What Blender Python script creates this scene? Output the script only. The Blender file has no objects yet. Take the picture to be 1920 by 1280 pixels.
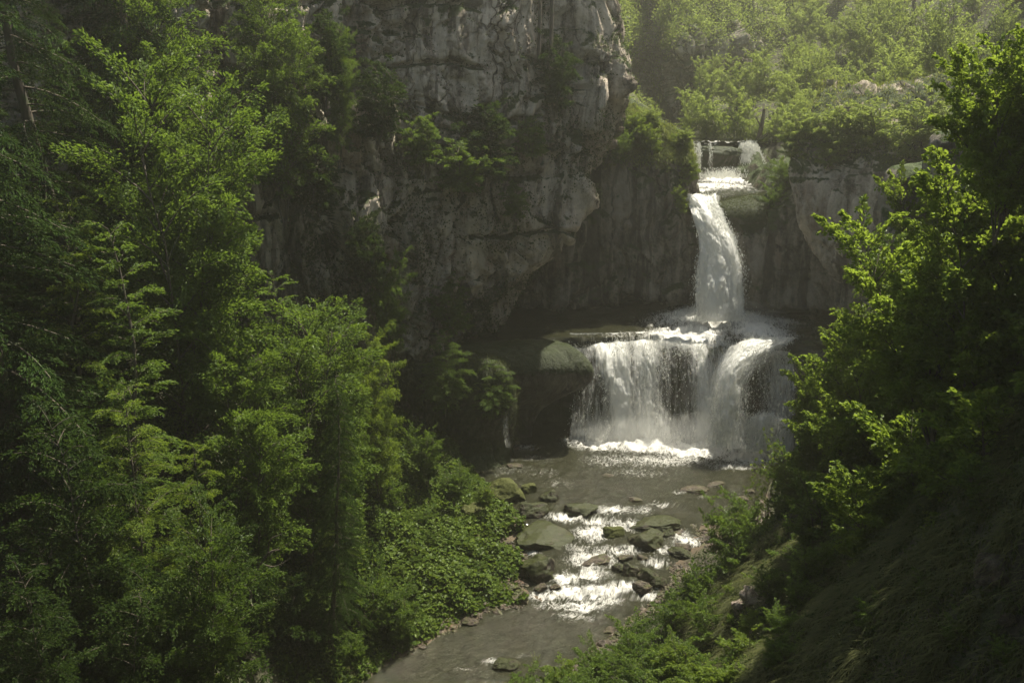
import bpy, math, random
import numpy as np
from mathutils import Vector

# ------------------------------------------------------------------ scene, camera, light
S = bpy.context.scene
COL = S.collection
CAMZ, PITCH, F = 30.0, math.radians(15.6), 1867.0
cd = bpy.data.cameras.new('camera')
cd.sensor_width = 36.0
cd.lens = 36.0 * F / 1920.0
cd.clip_start, cd.clip_end = 0.1, 2000.0
cam = bpy.data.objects.new('camera', cd)
COL.objects.link(cam)
cam.location = (0, 0, CAMZ)
cam.rotation_euler = (math.pi / 2 - PITCH, 0, 0)
S.camera = cam
SUN_AZ, SUN_EL = math.radians(50), math.radians(66)      # azimuth clockwise from +Y
W = bpy.data.worlds.new('World')
S.world = W
W.use_nodes = True
wn = W.node_tree.nodes
sky = wn.new('ShaderNodeTexSky')
sky.sky_type = 'NISHITA'
sky.sun_disc = False
sky.sun_elevation = SUN_EL
sky.sun_rotation = SUN_AZ
warm = wn.new('ShaderNodeMix'); warm.data_type = 'RGBA'; warm.blend_type = 'MULTIPLY'      # tints the sky light warm to offset its blue cast
warm.inputs[0].default_value = 1.0; warm.inputs[7].default_value = (1.0, .92, .76, 1)
W.node_tree.links.new(sky.outputs[0], warm.inputs[6])
W.node_tree.links.new(warm.outputs[2], wn['Background'].inputs[0])
wn['Background'].inputs[1].default_value = 0.085
sd = bpy.data.lights.new('sun', 'SUN')
sd.energy = 5.0
sd.angle = math.radians(0.5)
sd.color = (1.0, 0.94, 0.80)
sun = bpy.data.objects.new('sun', sd)
COL.objects.link(sun)
sv = Vector((math.sin(SUN_AZ) * math.cos(SUN_EL), math.cos(SUN_AZ) * math.cos(SUN_EL), math.sin(SUN_EL)))
sun.rotation_euler = sv.to_track_quat('Z', 'Y').to_euler()
sun.location = sv * 150
S.view_settings.view_transform = 'Standard'
S.view_settings.look = 'None'
S.view_settings.gamma = 1.0
S.view_settings.exposure = 1.33
cy = S.cycles
cy.max_bounces = 5
cy.diffuse_bounces = 3
cy.glossy_bounces = 2
cy.transmission_bounces = 3
cy.volume_bounces = 1
cy.transparent_max_bounces = 12
cy.caustics_reflective = False
cy.caustics_refractive = False
cy.sample_clamp_indirect = 4.0
cy.use_adaptive_sampling = True
cy.adaptive_threshold = 0.02
cy.use_denoising = True

# ------------------------------------------------------------------ maths helpers
CP, SP = math.cos(PITCH), math.sin(PITCH)
def P(px, py, Y):
    a, b = (px - 960) / F, (640 - py) / F
    t = Y / (CP + SP * b)
    return np.array((a * t, Y, CAMZ + t * (-SP + CP * b)))
def PZ(px, py, z):
    a, b = (px - 960) / F, (640 - py) / F
    t = (z - CAMZ) / (-SP + CP * b)
    return np.array((a * t, t * (CP + SP * b), z))
def fit(px, py, zf):                    # the point of a sloping surface zf(x, y) under a pixel
    lo, hi = 12.0, 130.0
    for Y in np.arange(12, 130, 0.5):
        p = P(px, py, Y)
        if p[2] < zf(p[0], p[1]):
            return P(px, py, Y - 0.25)
    return P(px, py, hi)

def _h(ix, iy, iz, seed):
    n = (ix.astype(np.int64) * 73856093) ^ (iy.astype(np.int64) * 19349663) ^ (iz.astype(np.int64) * 83492791) ^ (seed * 2654435)
    n = (n ^ (n >> 13)) * 1274126177
    n = (n ^ (n >> 16)) & 0xffffff
    return n / float(0xffffff) * 2 - 1
def vnoise(p, seed=0):
    i = np.floor(p).astype(np.int64)
    f = p - i
    u = f * f * f * (f * (f * 6 - 15) + 10)
    r = 0
    for dx in (0, 1):
        wx = u[..., 0] if dx else 1 - u[..., 0]
        for dy in (0, 1):
            wy = u[..., 1] if dy else 1 - u[..., 1]
            for dz in (0, 1):
                wz = u[..., 2] if dz else 1 - u[..., 2]
                r = r + wx * wy * wz * _h(i[..., 0] + dx, i[..., 1] + dy, i[..., 2] + dz, seed)
    return r
def fbm(p, octs=4, seed=0, gain=0.5):
    a, s, r = 1.0, 1.0, 0
    for k in range(octs):
        r = r + a * vnoise(p * s + 17.3 * k, seed + k)
        a *= gain
        s *= 2.03
    return r
def sstep(a, b, x):
    t = np.clip((x - a) / (b - a), 0, 1)
    return t * t * (3 - 2 * t)
def lerp1(x, xs, ys):
    return np.interp(x, xs, ys)
def norm(v):
    return v / np.maximum(np.linalg.norm(v, axis=-1, keepdims=True), 1e-9)

# ------------------------------------------------------------------ mesh helpers
def mesh_np(name, V, faces, smooth=False):
    """faces: list of (n,k) int arrays"""
    me = bpy.data.meshes.new(name)
    V = np.asarray(V, dtype=np.float32)
    loops = np.concatenate([f.ravel() for f in faces]).astype(np.int32)
    tot = np.concatenate([np.full(len(f), f.shape[1], dtype=np.int32) for f in faces])
    start = np.concatenate([[0], np.cumsum(tot)[:-1]]).astype(np.int32)
    me.vertices.add(len(V)); me.vertices.foreach_set('co', V.ravel())
    me.loops.add(len(loops)); me.loops.foreach_set('vertex_index', loops)
    me.polygons.add(len(tot)); me.polygons.foreach_set('loop_start', start)
    me.update(calc_edges=True)
    me.polygons.foreach_set('use_smooth', np.full(len(tot), bool(smooth)))
    me.update()
    return me
def fattr(me, name, vals, vec=False):
    a = me.attributes.new(name, 'FLOAT_VECTOR' if vec else 'FLOAT', 'POINT')
    a.data.foreach_set('vector' if vec else 'value', np.asarray(vals, dtype=np.float32).ravel())
def ob(name, me, mat=None, parent=None, **props):
    if mat is not None and not me.materials:
        me.materials.append(mat)
    o = bpy.data.objects.new(name, me)
    COL.objects.link(o)
    if parent is not None:
        o.parent = parent
    for k, v in props.items():
        o[k] = v
    return o
def grid_faces(nu, nv):
    i = np.arange(nu * nv).reshape(nv, nu)
    return np.stack([i[:-1, :-1], i[:-1, 1:], i[1:, 1:], i[1:, :-1]], -1).reshape(-1, 4)
def catmull(pts, n):
    """pts (k, ..., 3) -> resampled (n, ..., 3) along the first axis"""
    k = len(pts)
    t = np.linspace(0, k - 1 - 1e-6, n)
    i = np.floor(t).astype(int)
    f = (t - i).reshape((-1,) + (1,) * (pts.ndim - 1))
    g = lambda j: pts[np.clip(j, 0, k - 1)]
    p0, p1, p2, p3 = g(i - 1), g(i), g(i + 1), g(i + 2)
    return p1 + 0.5 * f * (p2 - p0 + f * (2 * p0 - 5 * p1 + 4 * p2 - p3 + f * (3 * (p1 - p2) + p3 - p0)))
def net(rows, nu, nv):
    A = np.array(rows, dtype=float)
    return catmull(np.swapaxes(catmull(np.swapaxes(A, 0, 1), nu), 0, 1), nv)
def grid_normals(G):
    du = np.gradient(G, axis=1); dv = np.gradient(G, axis=0)
    return norm(np.cross(du, dv))
def grid_obj(name, G, mat, smooth=True, parent=None, attrs=None, **props):
    nv, nu = G.shape[:2]
    me = mesh_np(name, G.reshape(-1, 3), [grid_faces(nu, nv)], smooth)
    for k, (v, isv) in (attrs or {}).items():
        fattr(me, k, v, isv)
    return ob(name, me, mat, parent, **props)
def facets(p, seed):
    """broken planes: every cell of a jittered lattice gets its own offset and tilt"""
    i0 = np.floor(p).astype(np.int64)
    best = np.full(p.shape[:-1], 1e9); off = np.zeros(p.shape[:-1]); sec = np.full(p.shape[:-1], 1e9)
    for dx in (-1, 0, 1):
        for dy in (-1, 0, 1):
            for dz in (-1, 0, 1):
                c = i0 + np.array((dx, dy, dz))
                j = np.stack([_h(c[..., 0], c[..., 1], c[..., 2], seed + k) for k in range(3)], -1) * .45 + .5 + c
                e = p - j
                d = (e ** 2).sum(-1)
                t = np.stack([_h(c[..., 0], c[..., 1], c[..., 2], seed + 5 + k) for k in range(3)], -1)
                o = _h(c[..., 0], c[..., 1], c[..., 2], seed + 9) + .9 * (t * e).sum(-1)
                m = d < best
                sec = np.where(m, best, np.minimum(sec, d)); off = np.where(m, o, off); best = np.where(m, d, best)
    return off, np.sqrt(sec) - np.sqrt(best)
def rockify(G, amp=1.0, seed=0, crack=0.5, strat=0.35, toward=(0, -1, 0), fc=1.0):
    """displace a sheet like weathered limestone: buttresses, flutes, ledges, crevices"""
    N = grid_normals(G)
    s = np.sign((N * np.array(toward)).sum(-1).mean())
    N = N * (s if s else 1)
    st = np.array((1, 1, 0.33))
    wob = np.stack([fbm(G * 0.15, 3, seed + 5), fbm(G * 0.15, 3, seed + 6), fbm(G * 0.15, 3, seed + 7)], -1) * 2
    q = (G + wob)
    big = fbm(q * 0.085 * st, 3, seed)
    mid = 1 - np.abs(fbm(q * 0.30 * st, 4, seed + 10, 0.55)) * 2.0
    fine = fbm(q * 1.3 * np.array((1, 1, 0.45)), 4, seed + 20, 0.6)
    cr = np.exp(-(fbm(q * 0.22 * np.array((1.3, 1.3, .25)), 3, seed + 30) / 0.07) ** 2)
    bl = np.floor(fbm(q * 0.35 * np.array((1, 1, .7)), 2, seed + 50) * 4) / 4
    zz = G[..., 2] + 1.3 * fbm(G * 0.12, 2, seed + 40)
    led = np.exp(-((zz / 4.3 - np.round(zz / 4.3)) / 0.045) ** 2) * (vnoise(q * 0.16, seed + 44) > 0.05)
    wq = G + wob * .5
    f1, e1 = facets(wq * np.array((.30, .30, .11)), seed + 60)
    f2, e2 = facets(wq * np.array((.85, .85, .36)), seed + 80)
    f3, e3 = facets(wq * np.array((2.3, 2.3, 1.3)), seed + 100)
    gap = sstep(.10, 0, e1) * .45 + sstep(.08, 0, e2) * .18
    fc = fc * (.35 + .9 * sstep(-.35, .35, fbm(G * .11, 2, seed + 130)))
    d = amp * (1.5 * big + 0.30 * mid + 0.14 * fine + .80 * fc * f1 + .34 * fc * f2 + .12 * fc * f3 + .2 * fc * bl - fc * gap - crack * .8 * cr - strat * led)
    return G + N * d[..., None]

# ------------------------------------------------------------------ leaves
def leaf_verts(c, ax, nm, ln, wd, hexa=False, fold=0.25):
    """c,ax,nm (n,3); ln,wd (n,)"""
    ax = norm(ax); side = norm(np.cross(ax, nm)); up = np.cross(side, ax)
    ln = ln[:, None]; wd = wd[:, None]
    n = len(c)
    if hexa:
        pts = [c, c + ax * ln * .28 + side * wd * .5 + up * wd * fold, c + ax * ln * .68 + side * wd * .44 + up * wd * fold,
               c + ax * ln - up * ln * .12, c + ax * ln * .68 - side * wd * .44 + up * wd * fold, c + ax * ln * .28 - side * wd * .5 + up * wd * fold]
        V = np.stack(pts, 1).reshape(-1, 3)
        b = np.arange(n)[:, None] * 6
        return V, np.concatenate([b + np.array([[0, 1, 2, 3]]), b + np.array([[0, 3, 4, 5]])]) 
    pts = [c, c + ax * ln * .45 + side * wd * .5 + up * wd * fold, c + ax * ln - up * ln * .1, c + ax * ln * .45 - side * wd * .5 + up * wd * fold]
    V = np.stack(pts, 1).reshape(-1, 3)
    return V, np.arange(n)[:, None] * 4 + np.array([[0, 1, 2, 3]])
def tube(path, rad, sides=6):
    path = np.asarray(path, float); n = len(path)
    T = norm(np.gradient(path, axis=0))
    ref = np.where(np.abs(T[:, 2:3]) > .9, np.array([[1., 0, 0]]), np.array([[0, 0, 1.]]))
    A = norm(np.cross(T, ref)); B = np.cross(T, A)
    th = np.linspace(0, 2 * math.pi, sides, endpoint=False)
    V = path[:, None] + np.asarray(rad)[:, None, None] * (np.cos(th)[None, :, None] * A[:, None] + np.sin(th)[None, :, None] * B[:, None])
    i = np.arange(n * sides).reshape(n, sides)
    Fq = np.stack([i[:-1], np.roll(i[:-1], -1, 1), np.roll(i[1:], -1, 1), i[1:]], -1).reshape(-1, 4)
    return V.reshape(-1, 3), Fq
class Bag:
    def __init__(self): self.V = []; self.F = []; self.n = 0
    def add(self, V, Fq):
        self.V.append(V); self.F.append(Fq + self.n); self.n += len(V)
    def mesh(self, name, smooth=False):
        return mesh_np(name, np.concatenate(self.V), [np.concatenate(self.F)], smooth)

def plant(name, seed, H=20., stems=1, prof=None, h0=.15, nprim=46, rise=.45, droop=.35, twig=.42, tw_sp=.42,
          leaf=.17, per=26, hexa=False, narrow=.55, trunk_r=.28, lean=.04, spread=.0, jit=.35, lump=.35, twist=0.0, puff=0.0):
    """trunk + limbs + leaf plates; returns (wood mesh, foliage mesh) standing on z = 0"""
    r = np.random.default_rng(seed)
    wood, lv = Bag(), Bag()
    TW = []                                         # twig starts, directions, lengths, plate normals
    prof = prof or (lambda h: 0.28 * math.sin(math.pi * min(1, max(0, (h - .05))) ** .8) ** .7 + .04)
    for sidx in range(stems):
        az = r.uniform(0, 6.283); sp = spread * r.uniform(.3, 1.0) if stems > 1 else lean
        hh = H * (1 if sidx == 0 else r.uniform(.6, .98))
        zz = np.linspace(0, 1, 12)
        wx = np.cumsum(r.normal(0, .012, 12)); wy = np.cumsum(r.normal(0, .012, 12))
        path = np.stack([hh * (sp * math.cos(az) * zz ** 1.1 + wx), hh * (sp * math.sin(az) * zz ** 1.1 + wy), hh * zz * (1 - .12 * sp)], -1)
        path[:, :2] -= path[0, :2]
        rr = trunk_r * (1 - zz) ** .8 + .015
        if stems > 1: rr *= .35
        rr[0] *= 1.5
        wood.add(*tube(path, rr, 8))
        npp = nprim if stems == 1 else max(5, int(nprim / stems))
        for i in range(npp):
            h = h0 + (1 - h0) * ((i + r.uniform(.1, .9)) / npp) ** .92
            b = np.array([np.interp(h, zz, path[:, k]) for k in range(3)])
            a = az * 1.7 + i * 2.39996 + r.normal(0, .35)
            L = H * prof(h) * r.uniform(.72, 1.12) * (1 + lump * vnoise(np.array([[math.cos(a) * 1.3 + seed, math.sin(a) * 1.3, h * 4.0]]), seed)[0])
            if stems > 1: L *= .75
            L = max(L, .04 * H)
            ri = rise * (1.3 - .3 * h + .9 * h * h) + r.normal(0, .08)
            t = np.linspace(0, 1, 7)
            dirh = np.array((math.cos(a), math.sin(a), 0)); sdh = np.array((-math.sin(a), math.cos(a), 0))
            bend = r.normal(0, .12)
            pp = b + L * (t[:, None] * dirh + (bend * t[:, None] ** 2) * sdh + np.array((0, 0, 1)) * (ri * t - droop * t ** 2)[:, None])
            wood.add(*tube(pp, (.16 * trunk_r * (L / (.2 * H)) * (1 - t) ** .8 + .012 * H / 20), 4))
            nt = max(4, int(L / tw_sp * 2))
            ts = np.linspace(.18, 1, nt)
            for j, tt in enumerate(ts):
                p0 = np.array([np.interp(tt, t, pp[:, k]) for k in range(3)])
                tg = dirh + (2 * bend * tt) * sdh + np.array((0, 0, ri - 2 * droop * tt))
                tg /= np.linalg.norm(tg)
                sg = 1 if j % 2 else -1
                ang = (1.0 - .75 * tt + r.normal(0, .15)) * sg if j < nt - 1 else 0
                sd_ = np.cross(np.array((0, 0, 1.)), tg)
                d = tg * math.cos(ang) + sd_ * math.sin(ang) + np.array((0, 0, r.normal(.25 * puff, .10 + .45 * puff)))
                tl = twig * L * (1.08 - tt) ** .8 * r.uniform(.65, 1.2) + .03 * H * r.uniform(.7, 1.1)
                TW.append(np.concatenate([p0, d / np.linalg.norm(d), [tl, r.uniform(-.25, .25), r.normal(0, .18)]]))
    TW = np.array(TW)
    mean = TW[:, 6].mean()
    cnt = np.maximum(4, (per * TW[:, 6] / mean)).astype(int)
    idx = np.repeat(np.arange(len(TW)), cnt)
    n = len(idx)
    T = TW[idx]
    s = r.uniform(.05, 1.0, n)
    d, tl = T[:, 3:6], T[:, 6]
    up = norm(np.stack([T[:, 7], T[:, 8], np.ones(n)], -1))
    side = norm(np.cross(d, up)); up = np.cross(side, d)
    lat = r.normal(0, jit * .5, n) * (1.05 - s * .8)
    sg = np.where(lat > 0, 1, -1)
    c = T[:, :3] + d * (s * tl)[:, None] + side * (lat * tl)[:, None] - np.array((0, 0, 1)) * ((.18 * s ** 2 + .5 * np.abs(lat) ** 1.5) * tl * (1 + droop))[:, None]
    c += up * (r.normal(0, .05 + .17 * puff, n) * tl * (1.15 - s * .7))[:, None]
    a = np.arctan2(lat * 1.6, .7) + r.normal(0, .5, n)
    ax = d * np.cos(a)[:, None] + side * np.sin(a)[:, None] + up * r.normal(-.12, .25, n)[:, None]
    nm = up + r.normal(0, .38 + twist, (n, 3)) + np.array((0, 0, .25))
    ln = leaf * r.uniform(.6, 1.25, n)
    lv.add(*leaf_verts(c, ax, nm, ln, ln * narrow * r.uniform(.8, 1.2, n), hexa))
    return wood.mesh(name + '_wood', True), lv.mesh(name + '_leaves')

# ------------------------------------------------------------------ materials
def mat(name):
    m = bpy.data.materials.new(name); m.use_nodes = True
    nt = m.node_tree
    for n in list(nt.nodes): nt.nodes.remove(n)
    out = nt.nodes.new('ShaderNodeOutputMaterial')
    def N(t, **k):
        n = nt.nodes.new('ShaderNode' + t)
        for kk, v in k.items():
            if kk.startswith('i_'):
                key = kk[2:]
                key = int(key) if key.isdigit() else key.replace('_', ' ')
                n.inputs[key].default_value = v
            else: setattr(n, kk, v)
        return n
    return m, nt, out, N, nt.links.new
def ramp(N, stops, interp='LINEAR'):
    r = N('ValToRGB'); r.color_ramp.interpolation = interp
    e = r.color_ramp.elements
    while len(e) < len(stops): e.new(.5)
    for k, (p, c) in enumerate(stops):
        e[k].position = p
        e[k].color = (c[0], c[1], c[2], 1) if not isinstance(c, (int, float)) else (c, c, c, 1)
    return r
def mixc(N, L, fac, a, b, mode='MIX'):
    m = N('Mix', data_type='RGBA', blend_type=mode)
    for sck, v in ((m.inputs[0], fac), (m.inputs[6], a), (m.inputs[7], b)):
        if isinstance(v, (int, float)): sck.default_value = v
        elif isinstance(v, tuple): sck.default_value = (*v, 1)
        else: L(v, sck)
    return m.outputs[2]
def math_(N, L, op, a, b=0.0, c=None):
    m = N('Math', operation=op)
    for k, v in enumerate((a, b) if c is None else (a, b, c)):
        if isinstance(v, (int, float)): m.inputs[k].default_value = v
        else: L(v, m.inputs[k])
    return m.outputs[0]
def smst(N, L, v, a, b):
    m = N('MapRange', interpolation_type='SMOOTHSTEP')
    L(v, m.inputs[0]); m.inputs[1].default_value = a; m.inputs[2].default_value = b
    return m.outputs[0]
def noise(N, L, vec, scale, detail=4, rough=.55, stretch=None, dist=0.0):
    n = N('TexNoise'); n.inputs['Scale'].default_value = scale; n.inputs['Detail'].default_value = detail
    n.inputs['Roughness'].default_value = rough; n.inputs['Distortion'].default_value = dist
    if stretch:
        mp = N('Mapping'); mp.inputs['Scale'].default_value = stretch
        L(vec, mp.inputs[0]); L(mp.outputs[0], n.inputs[0])
    else: L(vec, n.inputs[0])
    return n.outputs[0]

def leaf_mat(name, dark, light, trans, tr=.42, sub=.55, rough=.45, spec=.14):
    m, nt, out, N, L = mat(name)
    geo = N('NewGeometry'); oi = N('ObjectInfo'); tc = N('TexCoord')
    isl = geo.outputs['Random Per Island']
    cl = noise(N, L, tc.outputs['Object'], .45, 3)
    f = math_(N, L, 'ADD', math_(N, L, 'MULTIPLY', isl, .6), math_(N, L, 'MULTIPLY', cl, .5))
    f = math_(N, L, 'ADD', f, math_(N, L, 'MULTIPLY', oi.outputs['Random'], .25))
    rp = ramp(N, [(.25, dark), (.6, tuple((a + b) / 2 for a, b in zip(dark, light))), (.95, light)])
    L(f, rp.inputs[0])
    pr = N('BsdfPrincipled'); pr.inputs['Roughness'].default_value = rough; pr.inputs['Specular IOR Level'].default_value = spec
    L(rp.outputs[0], pr.inputs['Base Color'])
    t = N('BsdfTranslucent')
    L(mixc(N, L, f, tuple(v * .6 for v in trans), trans), t.inputs[0])
    mx = N('MixShader'); mx.inputs[0].default_value = tr
    L(pr.outputs[0], mx.inputs[1]); L(t.outputs[0], mx.inputs[2]); L(mx.outputs[0], out.inputs[0])
    return m
LEAF = leaf_mat('leaf_broad', (.027, .052, .010), (.090, .140, .022), (.19, .285, .03))
LEAF_Y = leaf_mat('leaf_yellow_green', (.038, .070, .010), (.120, .170, .026), (.26, .35, .032), .46)
LEAF_D = leaf_mat('leaf_dark', (.009, .019, .005), (.030, .050, .010), (.07, .12, .014), .3, spec=.04)  # dark foliage, deepened further to stand in for shade at lower left
NEEDLE = leaf_mat('needles', (.014, .030, .007), (.040, .070, .013), (.05, .08, .012), .2, spec=.03)
LEAF_LIT = leaf_mat('leaf_lit_tint', (.055, .095, .026), (.19, .24, .065), (.38, .47, .09), .48)  # paled leaves: distant glow and sunlit brightness put into the colour
LEAF_SHADE = leaf_mat('leaf_shade_tint', (.018, .036, .008), (.058, .092, .016), (.12, .19, .022), .4)  # darker copy of the broad leaf; missing shade painted into its colour
HAZEL = leaf_mat('leaf_hazel', (.040, .066, .011), (.115, .165, .026), (.29, .39, .04), .47, rough=.4)
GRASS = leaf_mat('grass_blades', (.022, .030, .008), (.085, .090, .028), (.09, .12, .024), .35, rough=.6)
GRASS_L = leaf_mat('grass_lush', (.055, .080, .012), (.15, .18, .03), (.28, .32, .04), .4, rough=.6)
BUTTER = leaf_mat('butterbur_leaves', (.030, .058, .010), (.095, .135, .022), (.18, .26, .028), .32)

def bark():
    m, nt, out, N, L = mat('bark')
    tc = N('TexCoord')
    a = noise(N, L, tc.outputs['Object'], 6, 6, .6, (1, 1, .18))
    b = noise(N, L, tc.outputs['Object'], 1.2, 3)
    rp = ramp(N, [(.3, (.035, .026, .018)), (.65, (.10, .080, .058))]); L(a, rp.inputs[0])
    c = mixc(N, L, smst(N, L, b, .5, .68), rp.outputs[0], (.04, .055, .018))
    pr = N('BsdfPrincipled'); pr.inputs['Roughness'].default_value = .9; L(c, pr.inputs['Base Color'])
    bp = N('Bump'); bp.inputs['Strength'].default_value = .6; bp.inputs['Distance'].default_value = .04
    L(a, bp.inputs['Height']); L(bp.outputs[0], pr.inputs['Normal']); L(pr.outputs[0], out.inputs[0])
    return m
BARK = bark()

def rock_mat(name, pale=(.52, .445, .36), mid=(.30, .25, .20), dark=(.060, .047, .036), moss=(.030, .043, .012), mossiness=.5, up=.4, wet=.8, streak=True, s=1.0):
    m, nt, out, N, L = mat(name)
    geo = N('NewGeometry'); tc = N('TexCoord'); pos = tc.outputs['Object']
    big = noise(N, L, pos, .11 * s, 4, .6, (1, 1, .3))
    stre = noise(N, L, pos, .9 * s, 6, .62, (1, 1, .13) if streak else None, .6)
    patch = noise(N, L, pos, .5 * s, 5, .6)
    fine = noise(N, L, pos, 5.0 * s, 8, .68)
    gr = noise(N, L, pos, 22.0 * s, 5, .7)
    v = math_(N, L, 'ADD', math_(N, L, 'MULTIPLY', stre, .50), math_(N, L, 'ADD', math_(N, L, 'MULTIPLY', patch, .30), math_(N, L, 'MULTIPLY', fine, .20)))
    rp = ramp(N, [(.40, dark), (.465, mid), (.545, pale), (.68, tuple(min(1, c * 1.35) for c in pale))]); L(v, rp.inputs[0])
    col = rp.outputs[0]
    # rusty and black water stains
    rust = smst(N, L, noise(N, L, pos, .23 * s, 4, .6, (1, 1, .5)), .58, .70)
    col = mixc(N, L, math_(N, L, 'MULTIPLY', rust, .45), col, (.17, .085, .05))
    stn = smst(N, L, noise(N, L, pos, .42 * s, 5, .6, (1, 1, .10), .4), .55, .60)
    col = mixc(N, L, math_(N, L, 'MULTIPLY', stn, .8), col, dark)
    lich = smst(N, L, noise(N, L, pos, 9.0 * s, 6, .7), .60, .66)
    col = mixc(N, L, math_(N, L, 'MULTIPLY', lich, .35), col, tuple(min(1, c * 1.5) for c in pale))
    # dark open joints
    vm = N('Mapping'); vm.inputs['Scale'].default_value = (.36 * s, .36 * s, .13 * s); wv = N('TexNoise'); wv.inputs['Scale'].default_value = .8 * s
    L(pos, wv.inputs[0]); va = N('VectorMath', operation='MULTIPLY_ADD'); L(wv.outputs['Color'], va.inputs[0]); va.inputs[1].default_value = (2.2 / s,) * 3; L(pos, va.inputs[2])
    L(va.outputs[0], vm.inputs[0]); vo = N('TexVoronoi', feature='DISTANCE_TO_EDGE'); vo.inputs['Scale'].default_value = 1.0; L(vm.outputs[0], vo.inputs['Vector'])
    jt = math_(N, L, 'MULTIPLY', math_(N, L, 'SUBTRACT', 1.0, smst(N, L, vo.outputs['Distance'], .005, .035)), math_(N, L, 'MULTIPLY', smst(N, L, big, .46, .60), 1.0 if streak and s == 1.0 and wet > .5 else 0.0))
    col = mixc(N, L, math_(N, L, 'MULTIPLY', jt, .8), col, tuple(c * .4 for c in dark))
    # moss: noise patches and everything that faces up
    sx = N('SeparateXYZ'); L(geo.outputs['Normal'], sx.inputs[0])
    mn = noise(N, L, pos, .30 * s, 6, .65)
    mk = math_(N, L, 'ADD', math_(N, L, 'MULTIPLY', sx.outputs[2], up), math_(N, L, 'ADD', math_(N, L, 'MULTIPLY', mn, 1.1), math_(N, L, 'MULTIPLY', fine, .35)))
    ms = smst(N, L, mk, 1.10 - mossiness * .6, 1.22 - mossiness * .6)
    mc = ramp(N, [(.3, tuple(c * .55 for c in moss)), (.7, tuple(c * 1.7 for c in moss))]); L(fine, mc.inputs[0])
    col = mixc(N, L, ms, col, mc.outputs[0])
    pr = N('BsdfPrincipled'); pr.inputs['Roughness'].default_value = wet; pr.inputs['Specular IOR Level'].default_value = .22; L(col, pr.inputs['Base Color'])
    h = math_(N, L, 'ADD', math_(N, L, 'MULTIPLY', stre, 1.2), math_(N, L, 'ADD', math_(N, L, 'MULTIPLY', fine, .55), math_(N, L, 'MULTIPLY', gr, .16)))
    h = math_(N, L, 'SUBTRACT', h, math_(N, L, 'MULTIPLY', jt, .7))
    bp = N('Bump'); bp.inputs['Strength'].default_value = 1.0; bp.inputs['Distance'].default_value = .24 / s
    L(h, bp.inputs['Height']); L(bp.outputs[0], pr.inputs['Normal']); L(pr.outputs[0], out.inputs[0])
    return m
ROCK = rock_mat('limestone_cliff', mossiness=.40)
ROCK_DARK = rock_mat('dark_alcove_rock', pale=(.24, .21, .17), mid=(.10, .085, .066), dark=(.028, .023, .018), mossiness=.45)  # darker tones of the cliff limestone for the alcove wall
ROCK_WET_SHADE = rock_mat('wet_mossy_shade_rock', pale=(.085, .072, .054), mid=(.045, .038, .028), dark=(.018, .015, .012), moss=(.020, .027, .008), mossiness=.85, up=.5, wet=.45)  # wet moss and rock, darkened further in place of shade on the ledge
ROCK_FAR = rock_mat('far_cliff_rock', pale=(.34, .30, .25), mid=(.19, .16, .13), dark=(.07, .06, .05), moss=(.05, .065, .02), mossiness=.42)
BOULDER = rock_mat('mossy_boulder', pale=(.070, .056, .040), mid=(.036, .028, .020), dark=(.014, .011, .008), moss=(.022, .026, .006), mossiness=.50, up=.28, wet=.5, streak=False, s=3.0)
BOULDER_G = rock_mat('very_mossy_boulder', pale=(.12, .11, .085), mid=(.06, .058, .043), dark=(.026, .021, .016), moss=(.042, .047, .010), mossiness=.85, up=.45, wet=.8, streak=False, s=3.0)
BOULDER_B = rock_mat('bare_wet_boulder', pale=(.10, .078, .058), mid=(.045, .035, .026), dark=(.026, .02, .015), moss=(.04, .045, .012), mossiness=.2, up=.3, wet=.3, streak=False, s=3.0)
STONE_P = rock_mat('pale_broken_stone', pale=(.34, .28, .23), mid=(.2, .15, .12), dark=(.07, .05, .04), mossiness=.3, up=.3, wet=.85, streak=False, s=3.0)

def soil():
    m, nt, out, N, L = mat('forest_soil')
    tc = N('TexCoord'); pos = tc.outputs['Object']
    a = noise(N, L, pos, .6, 6, .6); b = noise(N, L, pos, 7, 7, .65)
    rp = ramp(N, [(.35, (.022, .017, .011)), (.5, (.035, .034, .014)), (.65, (.045, .060, .016))]); L(a, rp.inputs[0])
    c = mixc(N, L, smst(N, L, b, .55, .7), rp.outputs[0], (.075, .060, .040))
    # sand and gravel just above the water line
    sx = N('SeparateXYZ'); L(pos, sx.inputs[0])
    wl = N('Attribute'); wl.attribute_name = 'above'
    sand = math_(N, L, 'SUBTRACT', 1.0, smst(N, L, math_(N, L, 'ADD', wl.outputs['Fac'], math_(N, L, 'MULTIPLY', a, .8)), .36, .62))
    sc = ramp(N, [(.35, (.045, .032, .019)), (.7, (.12, .085, .050))]); L(b, sc.inputs[0])
    c = mixc(N, L, sand, c, sc.outputs[0])
    pr = N('BsdfPrincipled'); pr.inputs['Roughness'].default_value = .9; L(c, pr.inputs['Base Color'])
    bp = N('Bump'); bp.inputs['Strength'].default_value = .8; bp.inputs['Distance'].default_value = .12
    L(b, bp.inputs['Height']); L(bp.outputs[0], pr.inputs['Normal']); L(pr.outputs[0], out.inputs[0])
    return m
SOIL = soil()

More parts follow.
